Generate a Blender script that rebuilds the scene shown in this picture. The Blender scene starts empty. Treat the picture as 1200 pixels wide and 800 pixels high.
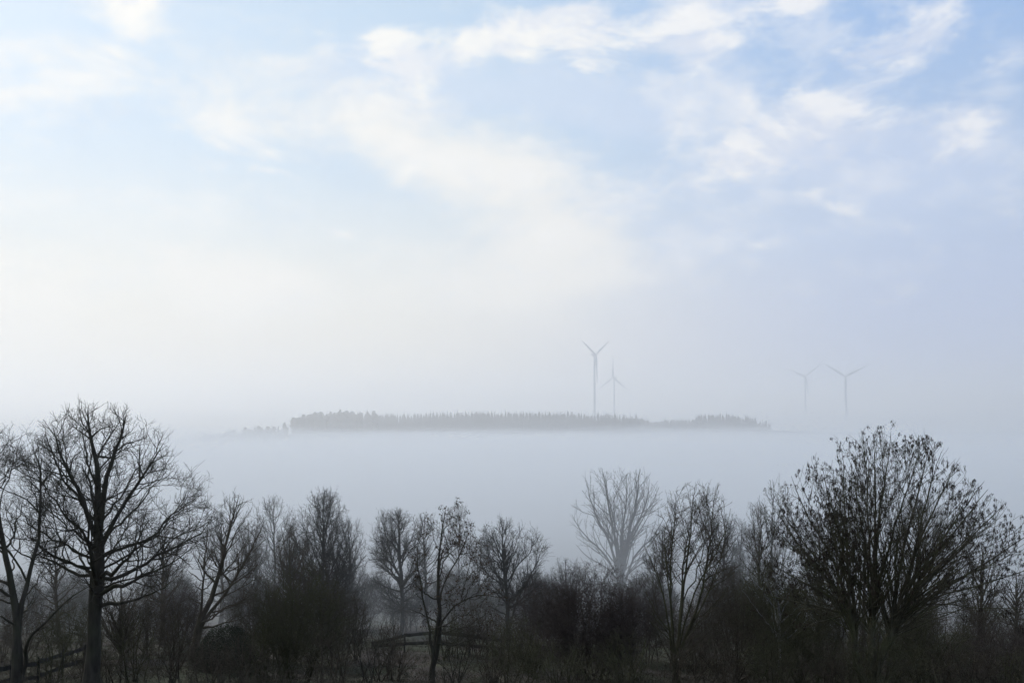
import bpy, math, random
import numpy as np
from mathutils import Vector, Matrix

R = math.radians
SC = bpy.context.scene
COL = SC.collection

# ------------------------------------------------------------------ camera
F = 1167.0                      # focal length in pixels of the 1200 px wide photograph
PITCH = math.atan(90.0 / F)     # eye level lies on row 490
cam = bpy.data.cameras.new('camera')
cam.sensor_width = 36.0
cam.lens = 36.0 * F / 1200.0
cam.clip_start = 0.1
cam.clip_end = 60000
co = bpy.data.objects.new('camera', cam)
COL.objects.link(co)
co.location = (0, 0, 0)         # eye level is z = 0, the ground falls away below it
co.rotation_euler = (R(90) + PITCH, 0, 0)
SC.camera = co


def at(px, py, Y):
    """world point that stands at distance Y and is seen at pixel px, py"""
    dx, dy = (px - 600) / F, (400 - py) / F
    c, s = math.cos(PITCH), math.sin(PITCH)
    wy = c - s * dy
    return np.array([dx / wy * Y, Y, (s + c * dy) / wy * Y])


# ------------------------------------------------------------------ terrain
GY = [-400, -60, 0, 15, 38, 62, 85, 130, 220, 330, 850, 1150, 1300, 1600, 2200, 4000, 12000, 30000]
GZ = [-3, -1.9, -1.9, -4.2, -10.4, -14.3, -18.0, -25, -36, -42, -44, -34, -20, -21, -26, -30, -34, -34]


def smooth_interp(y, xs, ys):
    xs, ys = np.array(xs, float), np.array(ys, float)
    m = np.gradient(ys, xs)
    i = np.clip(np.searchsorted(xs, y) - 1, 0, len(xs) - 2)
    h = xs[i + 1] - xs[i]
    t = np.clip((y - xs[i]) / h, 0, 1)
    h00 = 2 * t**3 - 3 * t**2 + 1; h10 = t**3 - 2 * t**2 + t
    h01 = -2 * t**3 + 3 * t**2; h11 = t**3 - t**2
    return h00 * ys[i] + h10 * h * m[i] + h01 * ys[i + 1] + h11 * h * m[i + 1]


def ground(x, y):
    x, y = np.asarray(x, float), np.asarray(y, float)
    z = smooth_interp(y, GY, GZ)
    w = np.clip((y - 10) / 30, 0, 1)
    z = z + w * (0.22 * np.sin(x * .31 + 1.3) * np.cos(y * .23 + .4) + 0.10 * np.sin(x * .9 + y * .7) * np.cos(y * .8 - x * .3))
    far = np.clip((y - 150) / 600, 0, 1)
    z = z + far * (3.0 * np.sin(x * .006 + 1) * np.cos(y * .004) + 1.2 * np.sin(x * .017 + y * .011))
    # the wooded rise falls away towards the left and towards the right
    rise = np.exp(-((y - 1330) / 260.0) ** 2)
    z = z - rise * 18 * np.clip((-x - 292) / 130, 0, 1)
    return z


# ------------------------------------------------------------------ materials
def new_mat(name):
    m = bpy.data.materials.new(name)
    m.use_nodes = True
    nt = m.node_tree
    nt.nodes.clear()
    return m, nt


def bark(name, dark, light, moss=None, scale=6.0, moss_amt=.5):
    m, nt = new_mat(name)
    N, L = nt.nodes, nt.links
    out = N.new('ShaderNodeOutputMaterial')
    b = N.new('ShaderNodeBsdfPrincipled')
    b.inputs['Roughness'].default_value = .85
    b.inputs['Specular IOR Level'].default_value = .25
    tc = N.new('ShaderNodeTexCoord')
    mp = N.new('ShaderNodeMapping')
    mp.inputs['Scale'].default_value = (1, 1, .25)
    n1 = N.new('ShaderNodeTexNoise'); n1.inputs['Scale'].default_value = scale; n1.inputs['Detail'].default_value = 5
    r = N.new('ShaderNodeValToRGB')
    r.color_ramp.elements[0].position = .3; r.color_ramp.elements[0].color = (*dark, 1)
    r.color_ramp.elements[1].position = .72; r.color_ramp.elements[1].color = (*light, 1)
    L.new(tc.outputs['Object'], mp.inputs[0]); L.new(mp.outputs[0], n1.inputs['Vector'])
    L.new(n1.outputs['Fac'], r.inputs[0])
    col = r.outputs[0]
    if moss:
        n2 = N.new('ShaderNodeTexNoise'); n2.inputs['Scale'].default_value = 1.3; n2.inputs['Detail'].default_value = 4
        L.new(tc.outputs['Object'], n2.inputs['Vector'])
        mr = N.new('ShaderNodeMapRange'); mr.inputs[1].default_value = .45; mr.inputs[2].default_value = .65
        mr.inputs[4].default_value = moss_amt
        L.new(n2.outputs['Fac'], mr.inputs[0])
        mx = N.new('ShaderNodeMix'); mx.data_type = 'RGBA'
        L.new(mr.outputs[0], mx.inputs[0]); L.new(col, mx.inputs[6]); mx.inputs[7].default_value = (*moss, 1)
        col = mx.outputs[2]
    bp = N.new('ShaderNodeBump'); bp.inputs['Strength'].default_value = .6; bp.inputs['Distance'].default_value = .03
    n3 = N.new('ShaderNodeTexNoise'); n3.inputs['Scale'].default_value = scale * 4; n3.inputs['Detail'].default_value = 4
    L.new(mp.outputs[0], n3.inputs['Vector']); L.new(n3.outputs['Fac'], bp.inputs['Height'])
    L.new(bp.outputs[0], b.inputs['Normal'])
    L.new(col, b.inputs['Base Color']); L.new(b.outputs[0], out.inputs[0])
    return m


def leafy(name, dark, light, scale=3.0):
    m, nt = new_mat(name)
    N, L = nt.nodes, nt.links
    out = N.new('ShaderNodeOutputMaterial')
    b = N.new('ShaderNodeBsdfPrincipled'); b.inputs['Roughness'].default_value = .75
    b.inputs['Specular IOR Level'].default_value = .2
    tc = N.new('ShaderNodeTexCoord')
    n1 = N.new('ShaderNodeTexNoise'); n1.inputs['Scale'].default_value = scale; n1.inputs['Detail'].default_value = 6
    r = N.new('ShaderNodeValToRGB')
    r.color_ramp.elements[0].position = .35; r.color_ramp.elements[0].color = (*dark, 1)
    r.color_ramp.elements[1].position = .68; r.color_ramp.elements[1].color = (*light, 1)
    L.new(tc.outputs['Object'], n1.inputs['Vector']); L.new(n1.outputs['Fac'], r.inputs[0])
    L.new(r.outputs[0], b.inputs['Base Color']); L.new(b.outputs[0], out.inputs[0])
    return m


M = {
    'oak': bark('oak_bark', (.024, .021, .017), (.068, .060, .048), (.044, .048, .026), 5),
    'ash': bark('ash_bark', (.034, .031, .022), (.098, .088, .062), (.066, .070, .030), 6, .7),
    'grey': bark('grey_bark', (.030, .030, .029), (.075, .075, .072), (.045, .048, .034), 5),
    'brown': bark('brown_bark', (.036, .029, .022), (.088, .071, .054), (.05, .05, .028), 6),
    'purple': bark('purple_twig_bark', (.036, .029, .026), (.080, .063, .056), None, 6),
    'olive': bark('olive_twig_bark', (.034, .032, .020), (.080, .075, .044), (.058, .062, .024), 6),
    'birch': bark('pale_bark', (.10, .10, .10), (.26, .26, .26), (.05, .05, .04), 3, .6),
    'keys': leafy('dry_seed_keys', (.018, .013, .010), (.050, .036, .026), 4),
    'deadleaf': leafy('dead_brown_leaf', (.030, .021, .013), (.085, .055, .032), 5),
    'evergreen': leafy('evergreen_leaf', (.016, .019, .013), (.032, .037, .022), 1.5),
    'needle': leafy('spruce_needle', (.012, .018, .016), (.035, .048, .040), .08),
    'rail': bark('weathered_rail_wood', (.020, .019, .018), (.055, .052, .048), (.03, .035, .02), 4, .3),
}


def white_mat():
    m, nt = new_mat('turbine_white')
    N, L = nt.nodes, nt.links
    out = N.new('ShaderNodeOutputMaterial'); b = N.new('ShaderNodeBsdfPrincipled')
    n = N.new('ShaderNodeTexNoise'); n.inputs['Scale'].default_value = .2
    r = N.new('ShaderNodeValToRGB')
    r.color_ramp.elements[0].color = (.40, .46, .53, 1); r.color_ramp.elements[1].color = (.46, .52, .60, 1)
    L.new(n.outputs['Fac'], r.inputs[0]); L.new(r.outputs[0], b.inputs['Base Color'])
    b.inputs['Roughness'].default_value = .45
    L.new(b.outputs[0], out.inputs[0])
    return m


M['white'] = white_mat()


def ground_mat():
    m, nt = new_mat('damp_meadow')
    N, L = nt.nodes, nt.links
    out = N.new('ShaderNodeOutputMaterial'); b = N.new('ShaderNodeBsdfPrincipled')
    b.inputs['Roughness'].default_value = .95; b.inputs['Specular IOR Level'].default_value = .1
    tc = N.new('ShaderNodeTexCoord')
    a = N.new('ShaderNodeTexNoise'); a.inputs['Scale'].default_value = .16; a.inputs['Detail'].default_value = 6
    c = N.new('ShaderNodeTexNoise'); c.inputs['Scale'].default_value = 2.2; c.inputs['Detail'].default_value = 8; c.inputs['Roughness'].default_value = .7
    L.new(tc.outputs['Object'], a.inputs['Vector']); L.new(tc.outputs['Object'], c.inputs['Vector'])
    r1 = N.new('ShaderNodeValToRGB')   # leaf litter
    r1.color_ramp.elements[0].position = .3; r1.color_ramp.elements[0].color = (.022, .019, .018, 1)
    r1.color_ramp.elements[1].position = .75; r1.color_ramp.elements[1].color = (.085, .074, .068, 1)
    r2 = N.new('ShaderNodeValToRGB')   # winter grass
    r2.color_ramp.elements[0].position = .3; r2.color_ramp.elements[0].color = (.022, .026, .016, 1)
    r2.color_ramp.elements[1].position = .75; r2.color_ramp.elements[1].color = (.075, .082, .055, 1)
    L.new(c.outputs['Fac'], r1.inputs[0]); L.new(c.outputs['Fac'], r2.inputs[0])
    mr = N.new('ShaderNodeMapRange'); mr.inputs[1].default_value = .42; mr.inputs[2].default_value = .58
    L.new(a.outputs['Fac'], mr.inputs[0])
    mx = N.new('ShaderNodeMix'); mx.data_type = 'RGBA'
    L.new(mr.outputs[0], mx.inputs[0]); L.new(r1.outputs[0], mx.inputs[6]); L.new(r2.outputs[0], mx.inputs[7])
    L.new(mx.outputs[2], b.inputs['Base Color'])
    bp = N.new('ShaderNodeBump'); bp.inputs['Strength'].default_value = .8; bp.inputs['Distance'].default_value = .1
    L.new(c.outputs['Fac'], bp.inputs['Height']); L.new(bp.outputs[0], b.inputs['Normal'])
    L.new(b.outputs[0], out.inputs[0])
    return m


M['ground'] = ground_mat()


# ------------------------------------------------------------------ object helpers
def mesh_np(name, verts, quads=None, tris=None, smooth=False):
    me = bpy.data.meshes.new(name)
    verts = np.ascontiguousarray(verts, dtype=np.float32)
    nq = 0 if quads is None else len(quads)
    ntr = 0 if tris is None else len(tris)
    me.vertices.add(len(verts)); me.vertices.foreach_set('co', verts.ravel())
    loops = []
    if nq: loops.append(np.asarray(quads, np.int32).ravel())
    if ntr: loops.append(np.asarray(tris, np.int32).ravel())
    loops = np.concatenate(loops)
    starts = np.concatenate([np.arange(nq) * 4, nq * 4 + np.arange(ntr) * 3]).astype(np.int32)
    me.loops.add(len(loops)); me.loops.foreach_set('vertex_index', loops)
    me.polygons.add(nq + ntr); me.polygons.foreach_set('loop_start', starts)
    me.polygons.foreach_set('use_smooth', np.full(nq + ntr, smooth, dtype=bool))
    me.update(calc_edges=True)
    return me


def link(name, me, mat, parent=None):
    o = bpy.data.objects.new(name, me)
    COL.objects.link(o)
    if mat is not None: me.materials.append(mat)
    if parent is not None: o.parent = parent
    return o


def tag(o, label=None, cat=None, group=None, kind=None):
    if label: o['label'] = label
    if cat: o['category'] = cat
    if group: o['group'] = group
    if kind: o['kind'] = kind
    return o


def thing(name, label, cat, loc, group=None, rz=0):
    o = bpy.data.objects.new(name, None)
    o.empty_display_size = .3
    COL.objects.link(o)
    o.location = tuple(float(v) for v in loc); o.rotation_euler = (0, 0, rz)
    return tag(o, label, cat, group)


class Acc:
    """collects vertices, quads and triangles for one mesh"""
    def __init__(s): s.v, s.q, s.t, s.n = [], [], [], 0

    def add(s, v, q=None, t=None):
        v = np.asarray(v, float).reshape(-1, 3)
        if q is not None and len(q): s.q.append(np.asarray(q, np.int64).reshape(-1, 4) + s.n)
        if t is not None and len(t): s.t.append(np.asarray(t, np.int64).reshape(-1, 3) + s.n)
        s.v.append(v); s.n += len(v)

    def tubes(s, P, Rad, m):
        """P (n,S,3) polylines with radii (n,S), m sides"""
        n, S, _ = P.shape
        if n == 0: return
        T = np.gradient(P, axis=1)
        T /= np.linalg.norm(T, axis=2, keepdims=True) + 1e-9
        mean = T.mean(1)
        ref = np.where(np.abs(mean[:, 2:3]) < .8, np.array([[0, 0, 1.]]), np.array([[1., 0, 0]]))
        A = np.cross(T, ref[:, None, :]); A /= np.linalg.norm(A, axis=2, keepdims=True) + 1e-9
        B = np.cross(T, A)
        ang = np.arange(m) * 2 * np.pi / m
        V = P[:, :, None, :] + Rad[:, :, None, None] * (A[:, :, None, :] * np.cos(ang)[None, None, :, None] + B[:, :, None, :] * np.sin(ang)[None, None, :, None])
        i = np.arange(n)[:, None, None] * S * m; k = np.arange(S - 1)[None, :, None] * m; j = np.arange(m)[None, None, :]; j2 = (j + 1) % m
        q = np.stack([i + k + j, i + k + j2, i + k + m + j2, i + k + m + j], -1).reshape(-1, 4)
        s.add(V, q)

    def box(s, c, ax, ay, az):
        c, ax, ay, az = (np.asarray(v, float) for v in (c, ax, ay, az))
        v = [c + a * ax + b * ay + d * az for d in (-1, 1) for b in (-1, 1) for a in (-1, 1)]
        s.add(v, [(0, 2, 3, 1), (4, 5, 7, 6), (0, 1, 5, 4), (2, 6, 7, 3), (0, 4, 6, 2), (1, 3, 7, 5)])

    def build(s, name, mat, parent=None, smooth=False):
        me = mesh_np(name, np.concatenate(s.v), np.concatenate(s.q) if s.q else None, np.concatenate(s.t) if s.t else None, smooth)
        return link(name, me, mat, parent)


def norm(v): return v / (np.linalg.norm(v, axis=-1, keepdims=True) + 1e-9)


# ------------------------------------------------------------------ trees
class Env:
    """crown outline: rows of (z, left, right) around the trunk, rounded in depth, with lobes"""
    def __init__(s, rows, rng, depth=.85, lobe=.13):
        rows = sorted(rows)
        s.z = np.array([r[0] for r in rows]); s.l = np.array([r[1] for r in rows]); s.r = np.array([r[2] for r in rows])
        s.depth = depth; s.ph = rng.uniform(0, 6.28, 4); s.lobe = lobe

    def val(s, p):
        z = p[..., 2]
        l = np.interp(z, s.z, s.l); r = np.interp(z, s.z, s.r)
        cx, rx = (l + r) / 2, np.maximum((r - l) / 2, .05)
        dx = (p[..., 0] - cx) / rx; dy = p[..., 1] / (rx * s.depth)
        a = np.arctan2(dy, dx)
        e = np.sqrt(dx * dx + dy * dy) / (1 + s.lobe * (np.sin(3 * a + s.ph[0] + z * .8) + .7 * np.sin(5 * a + s.ph[1] - z * 1.4)) * .6)
        over = np.maximum(z - s.z[-1], s.z[0] - z)
        return np.where(over > 0, 1.5 + over, e)

    def dist(s, p, d, lmax):
        """how far one can go from p along d before leaving the outline"""
        K = 14
        t = np.linspace(0, 1, K + 1)[1:]
        q = p[:, None, :] + d[:, None, :] * (t[None, :, None] * lmax[:, None, None])
        ins = s.val(q) < 1.0
        first = np.where(ins.all(1), K, np.argmin(ins, 1))
        return lmax * first / K


def grow(rng, p, d, L, r0, r1, S, wob, up, tp=1.0):
    n = len(p)
    P = np.zeros((n, S + 1, 3)); P[:, 0] = p
    d = norm(d.copy()); cur = p.copy()
    up = np.broadcast_to(np.asarray(up, float), (n,))
    kick = np.zeros((n, 3))
    for k in range(S):
        kick = .35 * kick + rng.normal(0, wob / math.sqrt(S), (n, 3))
        d = d + kick; d[:, 2] += up / S
        d = norm(d)
        cur = cur + d * (L / S)[:, None]
        P[:, k + 1] = cur
    t = np.linspace(0, 1, S + 1)[None, :] ** tp
    Rr = r0[:, None] * (1 - t) + r1[:, None] * t
    return P, Rr


def children(rng, P, Rr, counts, t0, t1, ang, spread):
    """start points, directions, parent radius and t for counts[i] shoots along each branch"""
    n, S1, _ = P.shape
    idx = np.repeat(np.arange(n), counts)
    if len(idx) == 0: return None
    off = np.concatenate([[0], np.cumsum(counts)[:-1]])
    k = np.arange(len(idx)) - off[idx]
    t = t0 + (t1 - t0) * (k + rng.uniform(0.1, .9, len(idx))) / np.maximum(counts[idx], 1)
    f = t * (S1 - 1); i0 = np.minimum(f.astype(int), S1 - 2); w = (f - i0)[:, None]
    p = P[idx, i0] * (1 - w) + P[idx, i0 + 1] * w
    tg = norm(P[idx, i0 + 1] - P[idx, i0])
    pr = Rr[idx, i0] * (1 - w[:, 0]) + Rr[idx, i0 + 1] * w[:, 0]
    ref = np.where(np.abs(tg[:, 2:3]) < .9, np.array([[0, 0, 1.]]), np.array([[1., 0, 0]]))
    A = norm(np.cross(tg, ref)); B = np.cross(tg, A)
    az = rng.uniform(0, 6.28, n)[idx] + k * 2.4 + rng.normal(0, .5, len(idx))
    a = np.clip((ang(t) if callable(ang) else ang) + rng.normal(0, spread, len(idx)), .12, 1.75)
    d = tg * np.cos(a)[:, None] + (A * np.cos(az)[:, None] + B * np.sin(az)[:, None]) * np.sin(a)[:, None]
    return idx, p, norm(d), pr, t


def make_tree(name, label, cat, base, env_px, Y, seed, style='oak', group=None, bark_mat='oak', twig_mat=None, trunk_r=.2,
              dens=1.0, lev=None, stems=None, lean=None, depth=.85, lobe=.13, twig=.0056, extra=None, n_extra=0, z_off=0, trunk_top=None, open_=.12):
    """base (px, py or None) and the crown outline are given as seen in the photograph for a tree at distance Y"""
    rng = np.random.default_rng(seed)
    bx = at(base, 780, Y)[0]
    bz = float(ground(bx, Y)) + z_off - .05
    o = np.array([bx, Y, bz])
    rows = []
    for (py, xl, xr) in env_px:
        a, b = at(xl, py, Y) - o, at(xr, py, Y) - o
        rows.append((a[2], a[0], b[0]))
    env = Env(rows, rng, depth, lobe)
    H = env.z[-1]
    root = thing(name, label, cat, o, group)
    wood, crown = Acc(), Acc()
    LV = {
        'oak':     [dict(n=40, t0=.27, e0=20, e1=66, rise=15, wob=.06, rr=.40, zp=.72),
                    dict(pm=2.7, t0=.26, t1=.99, a=.80, sp=.22, lf=.66, up=.50, wob=.48, rr=.60, lmin=.4),
                    dict(pm=4.8, t0=.2, t1=1.0, a=.72, sp=.25, lf=.55, up=.5, wob=.45, rr=.62, lmin=.28),
                    dict(pm=6.5, t0=.2, t1=1.0, a=.62, sp=.3, lf=.52, up=.55, wob=.34, rr=.7, lmin=.24)],
        'round':   [dict(n=30, t0=.20, e0=18, e1=66, rise=10, wob=.05, rr=.50),
                    dict(pm=2.9, t0=.2, t1=.99, a=.60, sp=.18, lf=.62, up=.34, wob=.36, rr=.60, lmin=.4),
                    dict(pm=5.0, t0=.10, t1=1.0, a=.60, sp=.22, lf=.52, up=.30, wob=.36, rr=.62, lmin=.28),
                    dict(pm=6.0, t0=.10, t1=1.0, a=.6, sp=.25, lf=.48, up=.25, wob=.3, rr=.7, lmin=.2)],
        'upright': [dict(n=34, t0=.10, e0=38, e1=74, rise=8, wob=.05, rr=.48),
                    dict(pm=2.8, t0=.12, t1=.99, a=.55, sp=.18, lf=.58, up=.45, wob=.4, rr=.60, lmin=.35),
                    dict(pm=4.8, t0=.08, t1=1.0, a=.60, sp=.25, lf=.50, up=.34, wob=.4, rr=.62, lmin=.25),
                    dict(pm=6.0, t0=.10, t1=1.0, a=.66, sp=.3, lf=.45, up=.25, wob=.35, rr=.7, lmin=.16)],
        'fan':     [dict(pm=1.25, t0=.24, t1=.97, a=.60, sp=.16, lf=.60, up=.55, wob=.26, rr=.50, lmin=.7),
                    dict(pm=2.2, t0=.20, t1=.98, a=.58, sp=.18, lf=.58, up=.50, wob=.30, rr=.60, lmin=.45),
                    dict(pm=3.0, t0=.20, t1=1.0, a=.58, sp=.2, lf=.5, up=.60, wob=.3, rr=.66, lmin=.28),
                    dict(pm=2.6, t0=.2, t1=1.0, a=.55, sp=.25, lf=.45, up=.7, wob=.25, rr=.75, lmin=.18)],
        'shrub':   [dict(pm=3.2, t0=.08, t1=.97, a=.60, sp=.25, lf=.65, up=.2, wob=.55, rr=.58, lmin=.4),
                    dict(pm=5.0, t0=.10, t1=.98, a=.75, sp=.3, lf=.6, up=.2, wob=.6, rr=.62, lmin=.3),
                    dict(pm=6.5, t0=.10, t1=1.0, a=.8, sp=.3, lf=.55, up=.2, wob=.55, rr=.7, lmin=.22),
                    dict(pm=5.0, t0=.1, t1=1.0, a=.75, sp=.3, lf=.5, up=.15, wob=.4, rr=.8, lmin=.16)],
    }[style]
    if lev: LV = [dict(a, **b) for a, b in zip(LV, lev)] + LV[len(lev):]
    # ---- stems
    if stems is None:
        tip = np.array([(np.interp(H, env.z, env.l) + np.interp(H, env.z, env.r)) / 2, 0, H * (trunk_top or .97)])
        stems = [dict(pts=[(0, 0, 0), tip], r=trunk_r)]
    tips = []
    for s in stems:
        pts = np.array(s['pts'], float)
        # resample the control points with a smooth curve and a little wander
        K = s.get('K', 16)
        u = np.linspace(0, len(pts) - 1, K + 1)
        cur = np.stack([smooth_interp(u, np.arange(len(pts)), pts[:, c]) if len(pts) > 2 else np.interp(u, np.arange(len(pts)), pts[:, c]) for c in range(3)], -1)
        w = np.cumsum(rng.normal(0, .016 * H / K * 4, (K + 1, 3)), 0) * s.get('wob', 1.0)
        w -= w[0]; w = w - np.linspace(0, 1, K + 1)[:, None] * w[-1]
        w[:, 2] *= .3
        cur = cur + w
        t = np.linspace(0, 1, K + 1)
        rad = s['r'] * ((1 - t) ** s.get('tp', .85)) + max(twig, s['r'] * .06) * t
        if s.get('flare', True):
            rad = rad * (1 + .55 * np.exp(-t * H / .45))
        tips.append((cur[None], rad[None]))
        wood.tubes(cur[None], rad[None], 10 if s['r'] > .1 else 7)
    P = np.concatenate([a for a, b in tips]); Rr = np.concatenate([b for a, b in tips])
    Lp = np.linalg.norm(np.diff(P, axis=1), axis=2).sum(1)
    ends = []
    for li, lv in enumerate(LV):
        if 'n' in lv:
            # main limbs: each one reaches for its own place on the outline of the crown
            n = int(round(lv['n'] * dens))
            k = np.arange(n)
            u = (k + rng.uniform(.1, .9, n)) / n
            th = k * 2.39996 + rng.normal(0, .35, n)
            zt = env.z[0] + (H - env.z[0]) * (.02 + .97 * u ** lv.get('zp', .85))
            l_, r_ = np.interp(zt, env.z, env.l), np.interp(zt, env.z, env.r)
            rad = (r_ - l_) / 2 * rng.uniform(.84, 1.02, n)
            tgt = np.stack([(l_ + r_) / 2 + rad * np.cos(th), rad * env.depth * np.sin(th), zt], -1)
            e = np.radians(lv['e0'] + (lv['e1'] - lv['e0']) * u + rng.normal(0, 6, n))
            Pl, Rl = np.zeros((n, 13, 3)), np.zeros((n, 13))
            for q in range(n):
                best = None
                for si in range(len(P)):
                    iz = np.argmin(np.abs(P[si, :, 2] - zt[q] * .8)); dxy = np.linalg.norm(P[si, iz, :2] - tgt[q, :2])
                    sc_ = dxy * rng.uniform(.6, 1.5) - Rr[si, 0] * 2
                    if best is None or sc_ < best[0]: best = (sc_, si, dxy)
                si, dxy = best[1], best[2]
                za = np.clip(zt[q] - math.tan(e[q]) * dxy, H * (lv['t0'] + rng.uniform(0, .16) * (zt[q] > H * .45)), P[si, -1, 2] * .96)
                f = np.interp(za, P[si, :, 2], np.arange(P.shape[1])) if np.all(np.diff(P[si, :, 2]) > 0) else float(np.argmin(np.abs(P[si, :, 2] - za)))
                i0 = min(int(f), P.shape[1] - 2); w_ = f - i0
                p0 = P[si, i0] * (1 - w_) + P[si, i0 + 1] * w_; pr_ = Rr[si, i0] * (1 - w_) + Rr[si, i0 + 1] * w_
                v = tgt[q] - p0; Lq = np.linalg.norm(v); hz = np.array([v[0], v[1], 0]); hl = np.linalg.norm(hz) + 1e-6
                ev = math.atan2(v[2], hl) - R(lv['rise'] * rng.uniform(.4, 1.5))
                cpt = p0 + Lq * .5 * (hz / hl * math.cos(ev) + np.array([0, 0, math.sin(ev)]))
                t = np.linspace(0, 1, 13)[:, None]
                cur = (1 - t) ** 2 * p0 + 2 * t * (1 - t) * cpt + t * t * tgt[q]
                w2 = np.cumsum(rng.normal(0, 1, (13, 3)), 0); w2 -= w2[0]; w2 -= t * w2[-1]
                cur = cur + w2 * lv['wob'] * Lq * .28
                ra = max(min(pr_ * lv['rr'] * rng.uniform(.8, 1.25) + .004, .027 * Lq + .012, pr_ * .9), twig)
                Pl[q] = cur; Rl[q] = ra * (1 - t[:, 0]) ** .9 + twig * t[:, 0]
            wood.tubes(Pl, Rl, 6)
            P, Rr = np.concatenate([P, np.zeros((0,) + P.shape[1:])]), Rr
            # the leader's own upper part carries shoots too
            idx = np.linspace(P.shape[1] * .45, P.shape[1] - 1, 13)
            up_ = np.stack([[np.interp(idx, np.arange(P.shape[1]), P[si, :, c]) for c in range(3)] for si in range(len(P))]).transpose(0, 2, 1)
            ur_ = np.stack([np.interp(idx, np.arange(P.shape[1]), Rr[si]) for si in range(len(P))])
            P, Rr = np.concatenate([Pl, up_]), np.concatenate([Rl, ur_])
            Lp = np.linalg.norm(np.diff(P, axis=1), axis=2).sum(1)
            ends.append((Pl, Rl))
            continue
        else:
            x = lv['pm'] * Lp * (dens if li else 1) * {'shrub': 1.15, 'fan': 1.25}.get(style, 1.35 if li < 3 else 1.5)
            counts = np.floor(x + rng.uniform(0, 1, len(x))).astype(int)
        if counts.sum() > 22000: counts = np.floor(counts * 22000 / counts.sum() + rng.uniform(0, 1, len(counts))).astype(int)
        c = children(rng, P, Rr, counts, lv['t0'], lv['t1'], lv['a'], lv['sp'])
        if c is None: break
        idx, p, d, pr, t = c
        lmax = np.minimum(Lp[idx] * (1.15 - .75 * t) * lv['lf'] * rng.uniform(.65, 1.25, len(p)), H)
        de = d.copy(); de[:, 2] += lv['up'] * .45; de = norm(de)
        L = env.dist(p, de, lmax) * rng.uniform(.82, 1.06, len(p))
        keep = (L > lv['lmin']) | (rng.uniform(0, 1, len(p)) < (.35 if li >= 2 else 0))
        L = np.maximum(L, lv['lmin'] * rng.uniform(.7, 1.3, len(p)))
        if li: keep &= rng.uniform(0, 1, len(p)) < np.clip(np.maximum(env.val(p), np.clip((p[:, 2] / H - .72) / .2, 0, 1)) * 1.05 + .12 + open_, .12, 1)
        p, d, pr, L, t = p[keep], d[keep], pr[keep], L[keep], t[keep]
        if len(p) == 0: break
        r0 = np.maximum(np.minimum(pr * lv['rr'] * rng.uniform(.75, 1.2, len(p)), .028 * L + .004), twig)
        if li == 0: r0 = np.maximum(np.minimum(pr * lv['rr'] * rng.uniform(.8, 1.15, len(p)), .03 * L + .012), twig)
        S = [9, 7, 5, 3][li]
        P, Rr = grow(rng, p, d, L, r0, np.full(len(p), twig * .75), S, lv['wob'], lv['up'])
        Lp = L
        (wood if li == 0 else crown).tubes(P, Rr, [6, 4, 3, 3][li])
        ends.append((P, Rr))
    wood.build('trunk', M[bark_mat], root, True)
    if crown.n: crown.build('crown', M[twig_mat or bark_mat], root)
    # ---- seed keys or dead leaves left on the twigs
    if extra and len(ends) >= 2:
        pts = np.concatenate([e[0][:, -1] for e in ends[-2:]] + [e[0][:, -2] for e in ends[-2:-1]])
        if extra[0] == 'seed_clusters':
            wgt = np.clip(env.val(pts), .2, 1.1) ** 3.5
            clump = .5 + .5 * np.sin(pts[:, 0] * 1.9 + 1) * np.sin(pts[:, 2] * 2.1) * np.sin(pts[:, 1] * 1.7 + 2)
            wgt = wgt * (.25 + clump)
        else:
            wgt = .2 + np.clip(np.sin(pts[:, 0] * 2.3 + 1) * np.sin(pts[:, 2] * 1.9 + extra[1]), 0, 1) ** 1.5
        sel = rng.choice(len(pts), min(n_extra, len(pts)), replace=False, p=wgt / wgt.sum())
        c = pts[sel]; A = Acc()
        if extra[0] == 'seed_clusters':
            for k in range(6):           # each bunch is six hanging strips
                n = len(c)
                ln = rng.uniform(.06, .15, n); wd = rng.uniform(.008, .015, n)
                off = rng.normal(0, .022, (n, 3)); off[:, 2] = rng.uniform(-.05, .03, n)
                dr = norm(np.stack([rng.normal(0, .22, n), rng.normal(0, .22, n), -np.ones(n)], -1))
                sd = norm(np.cross(dr, rng.normal(0, 1, (n, 3))))
                a = c + off
                V = np.stack([a, a + dr * (ln * .5)[:, None] + sd * wd[:, None], a + dr * ln[:, None], a + dr * (ln * .5)[:, None] - sd * wd[:, None]], 1)
                A.add(V, np.arange(n * 4).reshape(-1, 4))
        else:
            for k in range(3):
                n = len(c)
                ln = rng.uniform(.045, .10, n); wd = ln * rng.uniform(.28, .42, n)
                a = c + rng.normal(0, .05, (n, 3))
                dr = norm(rng.normal(0, 1, (n, 3)) + np.array([0, 0, -.7])); sd = norm(np.cross(dr, rng.normal(0, 1, (n, 3))))
                V = np.stack([a, a + dr * (ln * .5)[:, None] + sd * wd[:, None], a + dr * ln[:, None], a + dr * (ln * .5)[:, None] - sd * wd[:, None]], 1)
                A.add(V, np.arange(n * 4).reshape(-1, 4))
        e = A.build(extra[0], M[extra[2]], root)
        e['kind'] = 'stuff'
    return root


def px_stem(base, Y, pts, r, **k):
    """stem through photo pixels (px, py[, depth offset]) for a tree whose foot is at column base"""
    bx = at(base, 780, Y)[0]; bz = float(ground(bx, Y)) - .05
    out = [(0, 0, 0)] if not k.pop('free', False) else []
    for q in pts:
        a = at(q[0], q[1], Y) - np.array([bx, Y, bz])
        out.append((a[0], q[2] if len(q) > 2 else 0, a[2]))
    return dict(pts=out, r=r, **k)


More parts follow.
